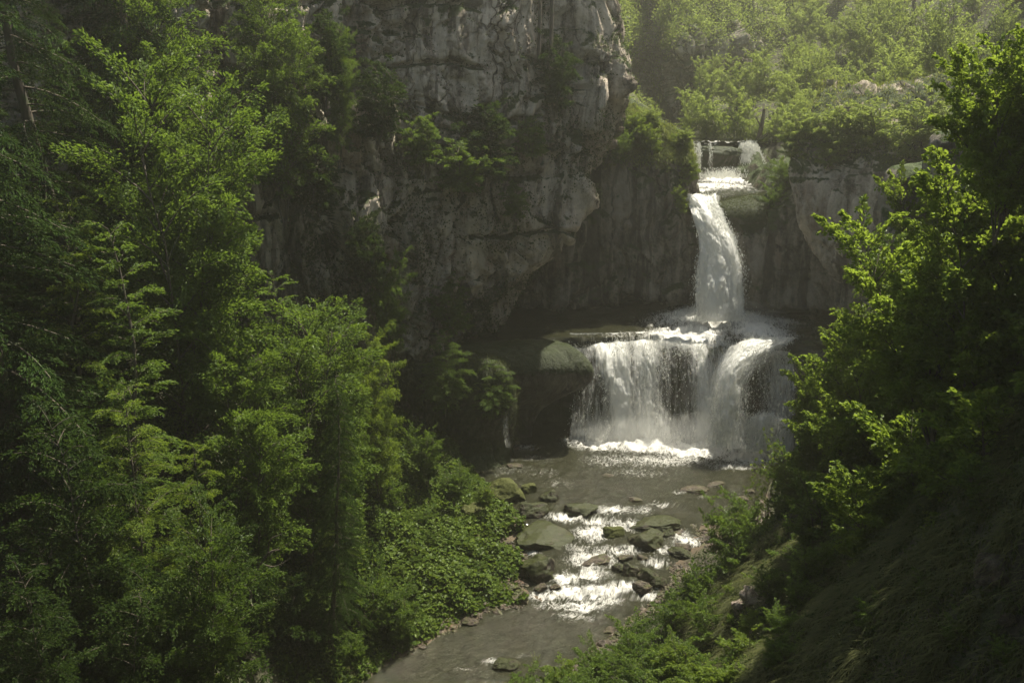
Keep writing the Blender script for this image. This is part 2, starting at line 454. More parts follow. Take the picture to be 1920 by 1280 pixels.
def river_mat():
    m, nt, out, N, L = mat('river_water')
    fl = N('Attribute'); fl.attribute_name = 'flow'
    fo = N('Attribute'); fo.attribute_name = 'foam'
    fv = fl.outputs['Vector']
    n1 = noise(N, L, fv, 1.3, 8, .68, (.60, 1.2, 1), 2.2)
    n2 = noise(N, L, fv, 4.5, 6, .70, (.75, 1.25, 1), 1.4)
    n3 = noise(N, L, fv, 1.6, 6, .6, (.8, 1.3, 1), .5)
    rid = math_(N, L, 'ABSOLUTE', math_(N, L, 'SUBTRACT', n1, .5))
    web = math_(N, L, 'SUBTRACT', 1.0, math_(N, L, 'MULTIPLY', rid, 5.0))
    v = math_(N, L, 'ADD', math_(N, L, 'MULTIPLY', web, .55), math_(N, L, 'MULTIPLY', n2, 1.1))
    v = math_(N, L, 'ADD', v, math_(N, L, 'MULTIPLY', fo.outputs['Fac'], .95))
    mask = smst(N, L, v, 1.29, 1.92)
    bed = ramp(N, [(.3, (.011, .012, .006)), (.7, (.026, .026, .013))]); L(n3, bed.inputs[0])
    pr = N('BsdfPrincipled'); L(bed.outputs[0], pr.inputs['Base Color'])
    pr.inputs['Roughness'].default_value = .07; pr.inputs['IOR'].default_value = 1.33
    fm = N('BsdfPrincipled'); fm.inputs['Base Color'].default_value = (.64, .63, .59, 1); fm.inputs['Roughness'].default_value = .7
    h = math_(N, L, 'ADD', math_(N, L, 'MULTIPLY', n2, .8), math_(N, L, 'MULTIPLY', noise(N, L, fv, 7, 5, .6, (.7, 1.3, 1), .8), .5))
    bp = N('Bump'); bp.inputs['Strength'].default_value = .55; bp.inputs['Distance'].default_value = .22
    L(math_(N, L, 'ADD', h, math_(N, L, 'MULTIPLY', mask, .6)), bp.inputs['Height'])
    L(bp.outputs[0], pr.inputs['Normal']); L(bp.outputs[0], fm.inputs['Normal'])
    mx = N('MixShader'); L(mask, mx.inputs[0]); L(pr.outputs[0], mx.inputs[1]); L(fm.outputs[0], mx.inputs[2])
    L(mx.outputs[0], out.inputs[0])
    return m
RIVER = river_mat()

def fall_mat():
    """falling water: white threads over a thin clear sheet; 'dens' says how much water there is"""
    m, nt, out, N, L = mat('falling_water')
    at = N('Attribute'); at.attribute_name = 'run'       # (across m, down m, 0)
    de = N('Attribute'); de.attribute_name = 'dens'
    v = at.outputs['Vector']
    s1 = noise(N, L, v, 2.2, 6, .68, (1.5, .20, 1), .5)
    s2 = noise(N, L, v, 6.0, 5, .65, (1.5, .22, 1), .5)
    gg = noise(N, L, v, 9.0, 5, .75, (1, .8, 1), .3)
    t = math_(N, L, 'ADD', math_(N, L, 'MULTIPLY', s1, .62), math_(N, L, 'ADD', math_(N, L, 'MULTIPLY', s2, .30), math_(N, L, 'MULTIPLY', gg, .10)))
    t = math_(N, L, 'ADD', t, math_(N, L, 'MULTIPLY', math_(N, L, 'SUBTRACT', de.outputs['Fac'], .5), .75))
    a = smst(N, L, t, .34, .80)
    df = N('BsdfPrincipled'); df.inputs['Base Color'].default_value = (.92, .92, .89, 1); df.inputs['Roughness'].default_value = .55
    tr = N('BsdfTranslucent'); tr.inputs[0].default_value = (.86, .86, .82, 1)
    bp = N('Bump'); bp.inputs['Strength'].default_value = .9; bp.inputs['Distance'].default_value = .25
    L(t, bp.inputs['Height']); L(bp.outputs[0], df.inputs['Normal']); L(bp.outputs[0], tr.inputs['Normal'])
    mx = N('MixShader'); mx.inputs[0].default_value = .5; L(df.outputs[0], mx.inputs[1]); L(tr.outputs[0], mx.inputs[2])
    tp = N('BsdfTransparent')
    m2 = N('MixShader'); L(a, m2.inputs[0]); L(tp.outputs[0], m2.inputs[1]); L(mx.outputs[0], m2.inputs[2])
    L(m2.outputs[0], out.inputs[0])
    return m
FALL = fall_mat()
def spray_mat():
    m, nt, out, N, L = mat('spray_droplets')
    df = N('BsdfDiffuse'); df.inputs[0].default_value = (.86, .86, .82, 1)
    tr = N('BsdfTranslucent'); tr.inputs[0].default_value = (.86, .86, .82, 1)
    mx = N('MixShader'); mx.inputs[0].default_value = .5; L(df.outputs[0], mx.inputs[1]); L(tr.outputs[0], mx.inputs[2]); L(mx.outputs[0], out.inputs[0])
    return m
SPRAY = spray_mat()

# ------------------------------------------------------------------ river levels and lower ground
Z1, Z2, Z3 = 7.8, 18.5, 22.0
def zw(Y):
    return lerp1(Y, [40, 52, 54.5, 56, 58, 59.5, 62, 63.5, 66, 90], [-2.0, -1.85, -1.7, -1.15, -1.05, -.6, -.5, -.12, 0, 0])
def pw(px, py):                       # point on the lower river surface
    z = 0.0
    for _ in range(12):
        p = PZ(px, py, z); z = float(zw(p[1]))
    return PZ(px, py, z)
ctrl = []
for px, py in [(960, 835), (905, 868), (893, 892), (925, 915), (950, 950), (975, 1000), (985, 1060), (1000, 1112), (940, 1138), (870, 1162), (800, 1205), (690, 1270), (590, 1330)]:
    p = pw(px, py); ctrl.append((p[0], p[1], p[2] + .02))
for px, py in [(1500, 842), (1470, 885), (1432, 935), (1380, 965), (1320, 985), (1305, 1030), (1262, 1085), (1225, 1130), (1180, 1165), (1130, 1205), (1060, 1262), (960, 1330)]:
    p = pw(px, py); ctrl.append((p[0], p[1], p[2] + .02))
for px, py in [(1200, 850), (1350, 880), (1100, 900), (1200, 930), (1120, 970), (1160, 1040), (1130, 1090), (1060, 1150), (950, 1200), (830, 1270), (1400, 850), (1000, 880)]:
    p = pw(px, py); ctrl.append((p[0], p[1], p[2] - .9))
LOWER = [(760, 820, 70), (840, 900, 66), (770, 940, 62), (880, 1010, 60), (650, 850, 62), (620, 1000, 55), (820, 1080, 55), (600, 1150, 48), (700, 1180, 50), (500, 1000, 52), (450, 800, 58),
         (420, 640, 62),
         (1700, 1100, 24), (1500, 1200, 29), (1920, 1000, 20), (1920, 1250, 18), (1600, 1290, 23), (1300, 1250, 40), (1400, 1120, 41), (1450, 1010, 46), (1150, 1300, 41),
         (1500, 950, 54), (1560, 880, 60), (1600, 760, 62), (1650, 640, 60), (1750, 700, 45), (1700, 850, 40), (1850, 800, 30), (1900, 560, 33), (1780, 480, 46), (1700, 520, 58), (1650, 560, 68)]
for a in LOWER: ctrl.append(tuple(P(*a)))
ctrl += [(-18, 47, 13), (-21, 42, 11), (-16, 39, 7), (-24, 50, 17), (-30, 57, 23), (-15, 54, 10), (-14, 44, 5), (-13, 36, 3), (-18, 33, 6), (-28, 42, 18), (-3, 14, 15), (5, 10, 20), (7, 18, 14), (14, 12, 24), (-10, 14, 15), (20, 14, 36), (24, 22, 46), (26, 34, 43), (22.5, 38, 33), (26, 46, 35), (30, 48, 42), (36, 62, 40), (40, 76, 36), (30, 20, 42), (40, 40, 58), (44, 60, 56), (-8, 25, 8), (-2, 30, 4), (-20, 22, 16), (-30, 30, 20), (-45, 40, 30), (-12, 36, 1), (-5, 36, 0),  # hill beyond the right edge raised to throw shade on the near slope
         (5, 36, 3), (3, 26, 7), (-10, 40, -1.5), (0, 88, -2), (10, 88, -2), (20, 86, -2), (-10, 80, 3), (26, 80, 1), (-32, 60, 12), (-48, 60, 24), (-15, 72, 8), (-20, 10, 24)]
ctrl = np.array(ctrl)
def tps(c, lam=.5):
    n = len(c); d = np.linalg.norm(c[:, None, :2] - c[None, :, :2], axis=-1)
    K = np.where(d > 0, d * d * np.log(d + 1e-9), 0) + lam * np.eye(n)
    Pm = np.c_[np.ones(n), c[:, :2]]
    A = np.block([[K, Pm], [Pm.T, np.zeros((3, 3))]])
    return np.linalg.solve(A, np.r_[c[:, 2], 0, 0, 0]), c
TP = tps(ctrl)
def tps_eval(tp, x, y):
    w, c = tp
    x = np.asarray(x, float); y = np.asarray(y, float)
    d2 = (x[..., None] - c[:, 0]) ** 2 + (y[..., None] - c[:, 1]) ** 2
    return (0.5 * d2 * np.log(d2 + 1e-9)) @ w[:-3] + w[-3] + w[-2] * x + w[-1] * y
def gz(x, y, rough=True):
    z = tps_eval(TP, x, y)
    if rough:
        q = np.stack([np.asarray(x, float), np.asarray(y, float), np.zeros_like(np.asarray(x, float))], -1)
        ab = sstep(0, 1.5, z - zw(y))
        z = z + ab * (.55 * fbm(q * .25, 4, 3)) + .08 * fbm(q * 1.5, 3, 4)
    return z
gx, gy = np.meshgrid(np.linspace(-60, 46, 425), np.linspace(6, 90, 337))
gzz = gz(gx, gy)
G_ = np.stack([gx, gy, gzz], -1)
grid_obj('ground', G_, SOIL, True, None, {'above': ((gzz - zw(gy)).ravel(), False)}, kind='structure')

# ------------------------------------------------------------------ lower river
rx, ry = np.meshgrid(np.linspace(-22, 30, 470), np.linspace(38, 85, 440))
cl = np.array([pw(*q)[:2] for q in [(1260, 815), (1220, 880), (1190, 930), (1140, 975), (1130, 1040), (1110, 1090), (1060, 1150), (950, 1205), (820, 1275), (700, 1340)]])
cl = np.concatenate([cl, cl[-1:] + (cl[-1:] - cl[-2:-1]) * 6])
seg = cl[1:] - cl[:-1]; sl = np.linalg.norm(seg, axis=1); cum = np.r_[0, np.cumsum(sl)]
best = np.full(rx.shape, 1e9); al = np.zeros(rx.shape); ac = np.zeros(rx.shape)
for k in range(len(seg)):
    wx_, wy_ = rx - cl[k, 0], ry - cl[k, 1]
    t = np.clip((wx_ * seg[k, 0] + wy_ * seg[k, 1]) / sl[k] ** 2, 0, 1)
    ddx, ddy = wx_ - t * seg[k, 0], wy_ - t * seg[k, 1]
    d = np.hypot(ddx, ddy); cr = (seg[k, 0] * wy_ - seg[k, 1] * wx_) / sl[k]
    m_ = d < best
    best = np.where(m_, d, best); al = np.where(m_, cum[k] + t * sl[k], al); ac = np.where(m_, np.sign(cr) * d, ac)
foam = np.zeros(rx.shape)
FO = [  # px, py, half width px, half depth px, strength : where the photo shows white water
    (1130, 828, 64, 16, 1.1), (1220, 832, 90, 16, 1.1), (1310, 840, 90, 18, 1.2), (1400, 852, 60, 18, 1.1), (1250, 862, 140, 14, .62), (1150, 862, 70, 16, .5), (1370, 872, 60, 10, .6), (1200, 885, 90, 12, .4), (1050, 905, 50, 14, .35),
    (985, 838, 34, 5, .55), (1000, 858, 40, 10, .38), (960, 880, 60, 10, .36), (1020, 885, 70, 14, .32), (1110, 880, 60, 12, .25), (940, 862, 30, 6, .45),
    (1060, 968, 36, 9, .85), (1115, 975, 30, 10, .75), (1150, 955, 36, 9, .75), (1200, 955, 24, 8, .6), (1240, 945, 30, 6, .55), (1160, 985, 50, 12, .75), (1110, 1000, 40, 14, .8),
    (1085, 1025, 36, 10, .55), (1160, 1030, 60, 10, .7), (1110, 1050, 50, 16, .8), (1180, 985, 20, 12, .7), (1270, 1000, 20, 14, .75), (1290, 1015, 30, 12, .8), (1250, 1030, 30, 8, .7),
    (1230, 1055, 26, 8, .65), (1060, 1085, 26, 10, .95), (1100, 1075, 44, 14, .8), (1020, 1118, 34, 8, .85), (1070, 1110, 50, 12, .95), (1120, 1110, 40, 12, .95), (1170, 1098, 28, 9, 1.0),
    (1090, 1135, 50, 12, .8), (1140, 1125, 30, 10, .7), (1080, 1155, 44, 10, .55), (1220, 1118, 30, 6, .8), (1240, 1100, 18, 6, .6), (1040, 1135, 40, 8, .6),
    (925, 1240, 26, 6, .55), (870, 1255, 30, 5, .35), (980, 1228, 26, 5, .35), (1270, 922, 14, 4, .5), (1320, 930, 10, 3, .5), (990, 1036, 20, 4, .8), (1140, 925, 40, 6, .25), (1300, 880, 120, 12, .16)]
for px, py, hw, hd, st in FO:
    c = pw(px, py); e = pw(px + hw, py); g = pw(px, py + hd)
    sx_, sy_ = abs(e[0] - c[0]) + .2, abs(c[1] - g[1]) + .15
    foam = np.maximum(foam, st * np.exp(-(((rx - c[0]) / sx_) ** 2 + ((ry - c[1]) / sy_) ** 2) * .9))
q = np.stack([al * .9, ac * 1.5, np.zeros_like(al)], -1)
turb = np.clip(foam * 1.1, 0, 1)
rz = zw(ry) + .05 * fbm(q * .8, 3, 61) * (.5 + turb) + turb * .30 * (1 - np.abs(fbm(q * .9, 4, 62)) * 1.6) - .12 * turb
grid_obj('river', np.stack([rx, ry, rz], -1), RIVER, True, None, {'flow': (np.stack([al, ac, al * 0], -1), True), 'foam': (foam, False)}, kind='structure')

# ------------------------------------------------------------------ cliffs (each a modelled sheet of rock)
def colY(px): return lerp1(px, [-700, -300, 0, 300, 470, 560, 650, 760, 870, 980, 1080, 1140], [38, 46, 56, 62, 66, 67.5, 69.5, 73, 76, 79, 81.5, 83.5])
rows = []
for py, ed, over in [(-520, 1150, 3.5), (-250, 1145, 1.5), (0, 1140, 0), (100, 1138, -.3), (190, 1133, -.6), (290, 1100, .4), (420, 1058, -.3), (480, 1016, .2), (550, 965, .6), (600, 925, 1.0), (640, 885, 2.0), (700, 850, 4.2), (800, 822, 4.5), (920, 800, 4.0)]:
    fr = [-.75, -.30, 0, .26, .41, .5, .57, .66, .76, .86, .95, 1.0]
    row = [P(f * ed, py, colY(f * ed) + over * (1 if f > .3 else 0)) for f in fr]
    e = row[-1]
    row += [e + np.array((-.4, 2.5, 0)), e + np.array((-2.0, 8, 0)), e + np.array((-5.0, 16, 0))]
    rows.append(row)
Gb = rockify(net(rows, 560, 500), 1.0, 11, .8, .6)
grid_obj('cliff', Gb, ROCK, True, kind='structure')

tops = ([850, 950, 1050, 1135, 1200, 1260, 1288, 1300, 1318, 1340, 1375, 1420, 1470, 1520, 1620, 1760], [120, 150, 180, 188, 214, 250, 268, 368, 374, 384, 374, 368, 352, 330, 310, 300])
def colB(px): return lerp1(px, [850, 950, 1100, 1250, 1300, 1350, 1420, 1500, 1620, 1760], [83, 88, 91, 89.6, 89.2, 88.8, 87.6, 86, 81, 72])
cols = [850, 900, 950, 1020, 1090, 1150, 1200, 1250, 1280, 1288, 1292, 1300, 1318, 1345, 1375, 1410, 1460, 1520, 1600, 1690, 1760]
rows = []
for f in [0, .10, .26, .45, .65, .85, 1.0]:                # from the rim down to the lip of the slot
    rows.append([P(px, lerp1(px, *tops) * (1 - f) + (578 - 14 * math.cos((px - 1250) / 200)) * f, colB(px) - 1.2 * f - .9 * math.sin(math.pi * f) + (3.6 if f == 0 else 1.2 if f < .15 else 0)) for px in cols])
rim = rows[0]
chan = [1.0 if 1291 < px < 1440 else 0.0 for px in cols]        # the stream bed cuts through the rim
rim = rows[0] = [p - np.array((0, 0, .35)) * c for p, c in zip(rim, chan)]
back = [[p + np.array((0, 14, .6 - 2.2 * c)) for p, c in zip(rim, chan)], [p + np.array((0, 6, .4 - 2.0 * c)) for p, c in zip(rim, chan)], [p + np.array((0, 2, .25 - 1.2 * c)) for p, c in zip(rim, chan)]]
low = rows[-1]
slot = [[p + np.array((0, 2.5, .1)) for p in low], [p + np.array((0, 6, -1.0)) for p in low], [np.array((p[0], p[1] + 8, 6.8)) for p in low]]
Ga = rockify(net(back + rows + slot, 420, 300), .50, 71, .4, .3)
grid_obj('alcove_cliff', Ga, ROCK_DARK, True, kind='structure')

# right buttress that leans out over the alcove
rows = []
for py, l, r_, y0 in [(150, 1530, 1900, 92), (215, 1500, 1900, 88), (250, 1480, 1900, 84.5), (300, 1477, 1900, 82), (360, 1487, 1900, 80.6), (420, 1497, 1900, 80.2), (480, 1535, 1900, 80), (530, 1570, 1900, 80.3), (575, 1600, 1900, 80.8), (600, 1615, 1900, 83), (620, 1620, 1900, 86)]:
    row = [P(l, py, y0 + 9) + np.array((2.2, 0, 0)), P(l, py, y0 + 3) + np.array((.5, 0, 0)), P(l, py, y0 + .6)]
    row += [P(l + (r_ - l) * f, py, y0 - 7.5 * f) for f in (.1, .28, .5, .75, 1.0)]
    rows.append(row)
Gr = rockify(net(rows, 300, 280), .6, 91, .4, .2, fc=.6)
grid_obj('right_cliff', Gr, ROCK, True, kind='structure')

# the shelf that the lower fall pours over
def lipY(px): return .45 * vnoise(np.array([[px / 34.0, 3.3, 1.7]]), 88)[0] + lerp1(px, [760, 860, 950, 1040, 1110, 1150, 1230, 1290, 1350, 1400, 1450, 1500, 1600, 1750], [75, 78, 79.6, 80.2, 80.2, 80.4, 80.6, 79.6, 79.8, 78.6, 77.4, 77.2, 75, 70])
def lipdz(px): return -.45 * abs(vnoise(np.array([[px / 38.0, 7.3, 2.7]]), 91)[0]) - .5 * math.exp(-((px - 1085) / 22.0) ** 2)
scol = list(range(760, 1751, 18))
prof_ = [(17, Z1 + .2), (11, Z1 - .02), (5, Z1 - .05), (1.7, Z1 - .1), (.6, Z1 - .40), (-.5, Z1 - 1.0), (-.1, Z1 - 2), (.5, Z1 - 4), (1.2, Z1 - 6), (.9, .6), (.3, -1.2), (0, -2.5)]
rows = [[np.array((P(px, 645, lipY(px))[0], lipY(px) + dy, z + (lipdz(px) if dy < 2 and z > 3 else 0))) for px in scol] for dy, z in prof_]
Gs = rockify(net(rows, 420, 260), .26, 131, .3, .25, fc=.2)
grid_obj('rock_shelf', Gs, ROCK_WET_SHADE, True, kind='structure')
# mossy overhanging nose left of the lower fall
rows = []
for sec, (xs) in enumerate([0]):
    pass
NZ = [  # py, right edge px, Y, depth of tuck
    (636, 1010, 84), (642, 1035, 80), (649, 1058, 77.6), (662, 1082, 76.2), (680, 1103, 75.5), (698, 1110, 75.2), (714, 1104, 75.4), (730, 1074, 75.9), (752, 1030, 76.8), (775, 1004, 77.6), (815, 995, 77.8), (840, 995, 78)]
for py, r_, y0 in NZ:
    row = [P(820, py, y0 + .2), P(850, py, y0)] + [P(850 + (r_ - 850) * f, py, y0) for f in (.3, .6, .85, .97)] + [P(r_, py, y0 + .5), P(r_ - 6, py, y0 + 2), P(r_ - 30, py, y0 + 5)]
    rows.append(row)
Gn = rockify(net(rows, 200, 160), .20, 151, .3, .2, fc=.2)
grid_obj('mossy_ledge', Gn, ROCK_WET_SHADE, True, kind='structure')
# dark rock column at the left end of the pool
rows = []
for py, l, r_, y0 in [(676, 770, 905, 76), (690, 775, 930, 73.5), (720, 780, 945, 72.6), (780, 785, 950, 72.8), (830, 790, 950, 73), (868, 800, 945, 72.2), (900, 800, 930, 71)]:
    row = [P(l - 40, py, y0 + 1), P(l + 10, py, y0)] + [P(l + (r_ - l) * f, py, y0 + .3 * math.sin(f * 7)) for f in (.3, .6, .88)] + [P(r_, py, y0 + .8), P(r_, py, y0 + 3), P(r_ - 10, py, y0 + 7)]
    rows.append(row)
Gc = rockify(net(rows, 160, 160), .40, 171, .4, .3, fc=.2)
grid_obj('rock_column', Gc, ROCK_WET_SHADE, True, kind='structure')

FAR = [(1305, 165, 118, 5.5, 'far_a', 'pale green shrub beside the dark cave at the left end of the far thicket'), (1345, 175, 112, 5.5, 'far_a', 'rounded shrub over the headwater left of the middle'),
       (1390, 170, 110, 6.5, 'far_b', 'shrub directly above the topmost step'), (1385, 112, 126, 6.5, 'far_b', 'pointed pale shrub in the far thicket below the pale rock'),
       (1450, 190, 107, 6.0, 'far_a', 'shrub right of the reddish snag'), (1440, 95, 128, 7.5, 'far_a', 'pale shrub right of the pointed one in the far thicket'),
       (1480, 75, 130, 9, 'far_b', 'tall pale tree-like shrub in the middle of the far slope'), (1495, 165, 112, 6, 'far_a', 'mid green shrub above the yellow grass knoll'),
       (1540, 85, 124, 8, 'far_a', 'wide pale shrub right of the middle of the far slope'), (1535, 185, 104, 5.0, 'far_a', 'rounded shrub at the foot of the far slope right'),
       (1620, 20, 124, 11, 'far_b', 'tall leaning pale tree high on the far slope'), (1590, 130, 108, 7.5, 'far_b', 'shrub before the tall leaning pale tree'),
       (1650, 95, 98, 8.5, 'far_a', 'large round leafy shrub above the right buttress'), (1715, 150, 92, 8, 'far_a', 'green shrub right of the large round one on the buttress'),
       (1700, -20, 118, 12, 'far_b', 'hazy tree beside the pale trunk at upper right'), (1790, -20, 96, 12, 'far_b', 'tree high at the right behind the hanging branches'),
       (1420, 220, 108, 4.2, 'far_a', 'small shrub at the waterside behind the chute'), (1330, 225, 112, 3.6, 'far_b', 'low shrub on the left side of the headwater'),
       (1560, 240, 95, 4.0, 'far_a', 'low shrub on top of the right buttress'), (1640, 230, 90, 4.5, 'far_b', 'shaded shrub on the right buttress near the near hazels'),
       (1760, 60, 100, 10, 'far_a', 'tall shrub at the right of the far slope'), (1290, 205, 113, 3.2, 'far_b', 'little shrub in front of the cave mouth')]
# ------------------------------------------------------------------ upper valley
UC = [(14, 91, 22.6), (11, 92, 24), (8, 92, 25.6), (0, 92, 30), (16.3, 92, 21.5), (-10, 95, 40), (3, 104, 32), (10.5, 104, 24.4), (16.5, 104, 22.6), (20, 92, Z2 - .5), (20, 98, Z2 - .5), (17.6, 100, Z2 + .2), (24, 98, Z2 - .3), (27, 97, Z2 + 1.5),
      (22, 106, Z3 - .5), (25, 112, Z3 - .4), (22, 120, Z3 - .3), (28, 106, Z3 + .3), (18, 110, Z3 + .5), (18, 125, Z3 + .5), (20, 150, Z3 + 1), (12, 120, 24), (4, 120, 34), (14.5, 150, 24.5), (5, 150, 36),
      (30, 92, 22.5), (36, 90, 24), (42, 86, 26), (36, 104, 25.5), (44, 100, 30), (34, 120, 25), (45, 120, 32), (32, 135, 25), (50, 140, 36), (60, 110, 44), (70, 140, 54), (50, 80, 32), (60, 86, 44), (90, 120, 70), (90, 160, 75), (60, 165, 46), (36, 160, 30), (28, 170, 28), (-10, 120, 55), (-6, 150, 55), (-20, 170, 75)]
for px, py, Y, h, kk, lb in FAR:
    p = P(px, py, Y); UC.append((p[0], p[1], max(p[2] - h * .85, Z3 + .2)))
UC = [c for c in UC if c[1] < 150 or c[2] > 30]
TU = tps(np.array(UC, float), 2.0)
def uz(x, y):
    z = tps_eval(TU, x, y)
    q = np.stack([np.asarray(x, float), np.asarray(y, float), np.zeros_like(np.asarray(x, float))], -1)
    z = z + .5 * fbm(q * .2, 4, 33) * sstep(0, 3, z - Z3)
    xl = lerp1(y, [88, 96, 103, 106, 120, 150], [16.6, 17.2, 18.0, 18.6, 20.5, 18]); xr = lerp1(y, [88, 96, 103, 106, 120, 150], [22.5, 24.5, 26.2, 26.5, 27, 24])
    bed = np.where(np.asarray(y) < 104.5, Z2, Z3) - .5
    return bed + (z - bed) * sstep(0, 1.3, -np.minimum(x - xl, xr - x))
ux, uy = np.meshgrid(np.linspace(-24, 95, 300), np.linspace(89.5, 178, 260))
uzz = uz(ux, uy)
grid_obj('upper_ground', np.stack([ux, uy, uzz], -1), SOIL, True, None, {'above': (np.full(ux.size, 3.0), False)}, kind='structure')

# far wall: cliff with the shaded cave at its foot, wooded above
rows = []
far = [(1050, 130), (1120, 138), (1160, 150), (1200, 158), (1235, 160), (1262, 150), (1300, 146), (1360, 150), (1430, 158), (1520, 166), (1650, 172), (1850, 176), (2100, 170)]
for py, lean in [(-420, 40), (-200, 18), (-60, 8), (40, 2), (90, 0), (130, 1), (180, 3), (215, 6), (260, 6)]:
    rows.append([P(px, py, Y + lean + (9 if (py > 90 and 1140 < px < 1262) else 0)) for px, Y in far])
Gf = rockify(net(rows, 340, 240), 1.3, 191, .6, .5)
grid_obj('far_cliff', Gf, ROCK_FAR, True, kind='structure')

# mossy block in the middle of the top fall, and the step it belongs to
def stepY(px): return .5 * vnoise(np.array([[px / 22.0, 1.3, 4.7]]), 93)[0] + lerp1(px, [1240, 1300, 1330, 1385, 1410, 1440, 1480], [104, 104.6, 103.2, 103.4, 105, 106, 106])
rows = [[np.array((P(px, 290, stepY(px))[0], stepY(px) + dy, z)) for px in range(1230, 1491, 9)] for dy, z in [(16, Z3 - .1), (8, Z3 - .08), (3, Z3 - .08), (.8, Z3 - .14), (.1, Z3 - .4), (-.2, Z3 - 1.0), (0, Z3 - 2.0), (.2, Z3 - 3.2), (.2, Z2 - .8)]]
Gt = rockify(net(rows, 200, 120), .30, 211, .3, .2, fc=.2)
grid_obj('upper_rock_step', Gt, ROCK_WET_SHADE, True, kind='structure')
# mossy knob beside the head of the main fall
rows = []
for py, l, r_, y0 in [(366, 1400, 1490, 92), (371, 1366, 1490, 90), (378, 1345, 1490, 88.5), (388, 1338, 1490, 87.4), (402, 1340, 1490, 86.9), (420, 1352, 1490, 86.8), (445, 1378, 1495, 87.0), (480, 1396, 1500, 87.4), (530, 1404, 1510, 87.6), (576, 1406, 1520, 88.2), (590, 1408, 1520, 90)]:
    row = [P(l + 2, py, y0 + 5), P(l, py, y0 + 1.8), P(l, py, y0 + .5)] + [P(l + (r_ - l) * f, py, y0 - .6 * math.sin(math.pi * f)) for f in (.12, .35, .6, .8, 1.0)]
    rows.append(row)
Gk = rockify(net(rows, 160, 180), .22, 231, .3, .25, fc=.2)
grid_obj('mossy_knob', Gk, ROCK_WET_SHADE, True, kind='structure')

# ------------------------------------------------------------------ upper water
def pool(name, x0, x1, y0, y1, z, fo, n=(150, 120), amp=.05):
    X, Y = np.meshgrid(np.linspace(x0, x1, n[0]), np.linspace(y0, y1, n[1]))
    f = np.zeros(X.shape)
    for px, py, hw, hd, st in fo:
        c = PZ(px, py, z); e = PZ(px + hw, py, z); g = PZ(px, py + hd, z)
        f = np.maximum(f, st * np.exp(-(((X - c[0]) / (abs(e[0] - c[0]) + .2)) ** 2 + ((Y - c[1]) / (abs(c[1] - g[1]) + .2)) ** 2) * .9))
    q = np.stack([X, Y, 0 * X], -1)
    Z = z + amp * fbm(q * .8, 3, 44) + .28 * np.clip(f, 0, 1) * (1 - np.abs(fbm(q * 1.1, 4, 45)) * 1.7)
    grid_obj(name, np.stack([X, Y, Z], -1), RIVER, True, None, {'flow': (np.stack([Y * .9, X, 0 * X], -1), True), 'foam': (f, False)}, kind='structure')
# each basin stops just inside its own lip
def pool_lip(name, pxs, yb, zs, fo, n=(220, 120), amp=.04, lipf=lipY, pyref=645, over=.35):
    A = []
    for px in np.linspace(pxs[0], pxs[1], n[0]):
        Yl = float(lipf(px)); x = P(px, pyref, Yl)[0]
        A.append([(x, Yl + .1 + (yb - Yl) * t, zs) for t in np.linspace(0, 1, n[1]) ** 1.2])
    G = np.swapaxes(np.array(A), 0, 1)
    X, Y = G[..., 0], G[..., 1]
    f = np.zeros(X.shape)
    for px, py, hw, hd, st in fo:
        c = PZ(px, py, zs); e = PZ(px + hw, py, zs); g = PZ(px, py + hd, zs)
        f = np.maximum(f, st * np.exp(-(((X - c[0]) / (abs(e[0] - c[0]) + .2)) ** 2 + ((Y - c[1]) / (abs(c[1] - g[1]) + .2)) ** 2) * .9))
    q = np.stack([X, Y, 0 * X], -1)
    G[..., 2] = zs + amp * fbm(q * .8, 3, 44) + .35 * np.clip(f, 0, 1) * (1 - np.abs(fbm(q * 1.1, 4, 45)) * 1.7) - .05 + (.9 * sstep(0, 5, Y - Y[0][None]) * np.exp(-((np.linspace(pxs[0], pxs[1], n[0])[None] - 1365) / 105.0) ** 2) if name == 'shelf_pool' else 0)
    G[0, :, 2] -= .9; G[0, :, 1] += .0
    grid_obj(name, G, RIVER, True, None, {'flow': (np.stack([Y * .9, X, 0 * X], -1), True), 'foam': (f, False)}, kind='structure')
pool_lip('shelf_pool', (930, 1640), 97, Z1 + .12, [(1350, 606, 120, 20, 1.35), (1290, 632, 80, 16, 1.25), (1420, 625, 60, 18, 1.15), (1340, 650, 60, 14, 1.1), (1470, 605, 50, 8, .75), (1180, 628, 90, 8, .45), (1230, 640, 60, 10, .6), (1130, 635, 60, 6, .38), (1480, 630, 30, 8, .6), (1250, 612, 40, 6, .6)])
pool_lip('upper_pool', (1270, 1440), 105.5, Z2 + .12, [(1370, 338, 60, 8, 1.2), (1340, 350, 70, 5, 1.0), (1410, 340, 40, 10, 1.0), (1310, 357, 50, 3, .8), (1400, 357, 40, 2, .5), (1330, 372, 40, 6, .9)], (120, 120), .05, lambda px: lerp1(px, [1270, 1300, 1345, 1440], [89.0, 88.0, 88.2, 92.5]), 370)
pool('headwater', 14, 32, 105.2, 150, Z3 + .05, [(1350, 268, 60, 2, .75), (1400, 272, 30, 3, .85), (1320, 268, 30, 2, .6)])

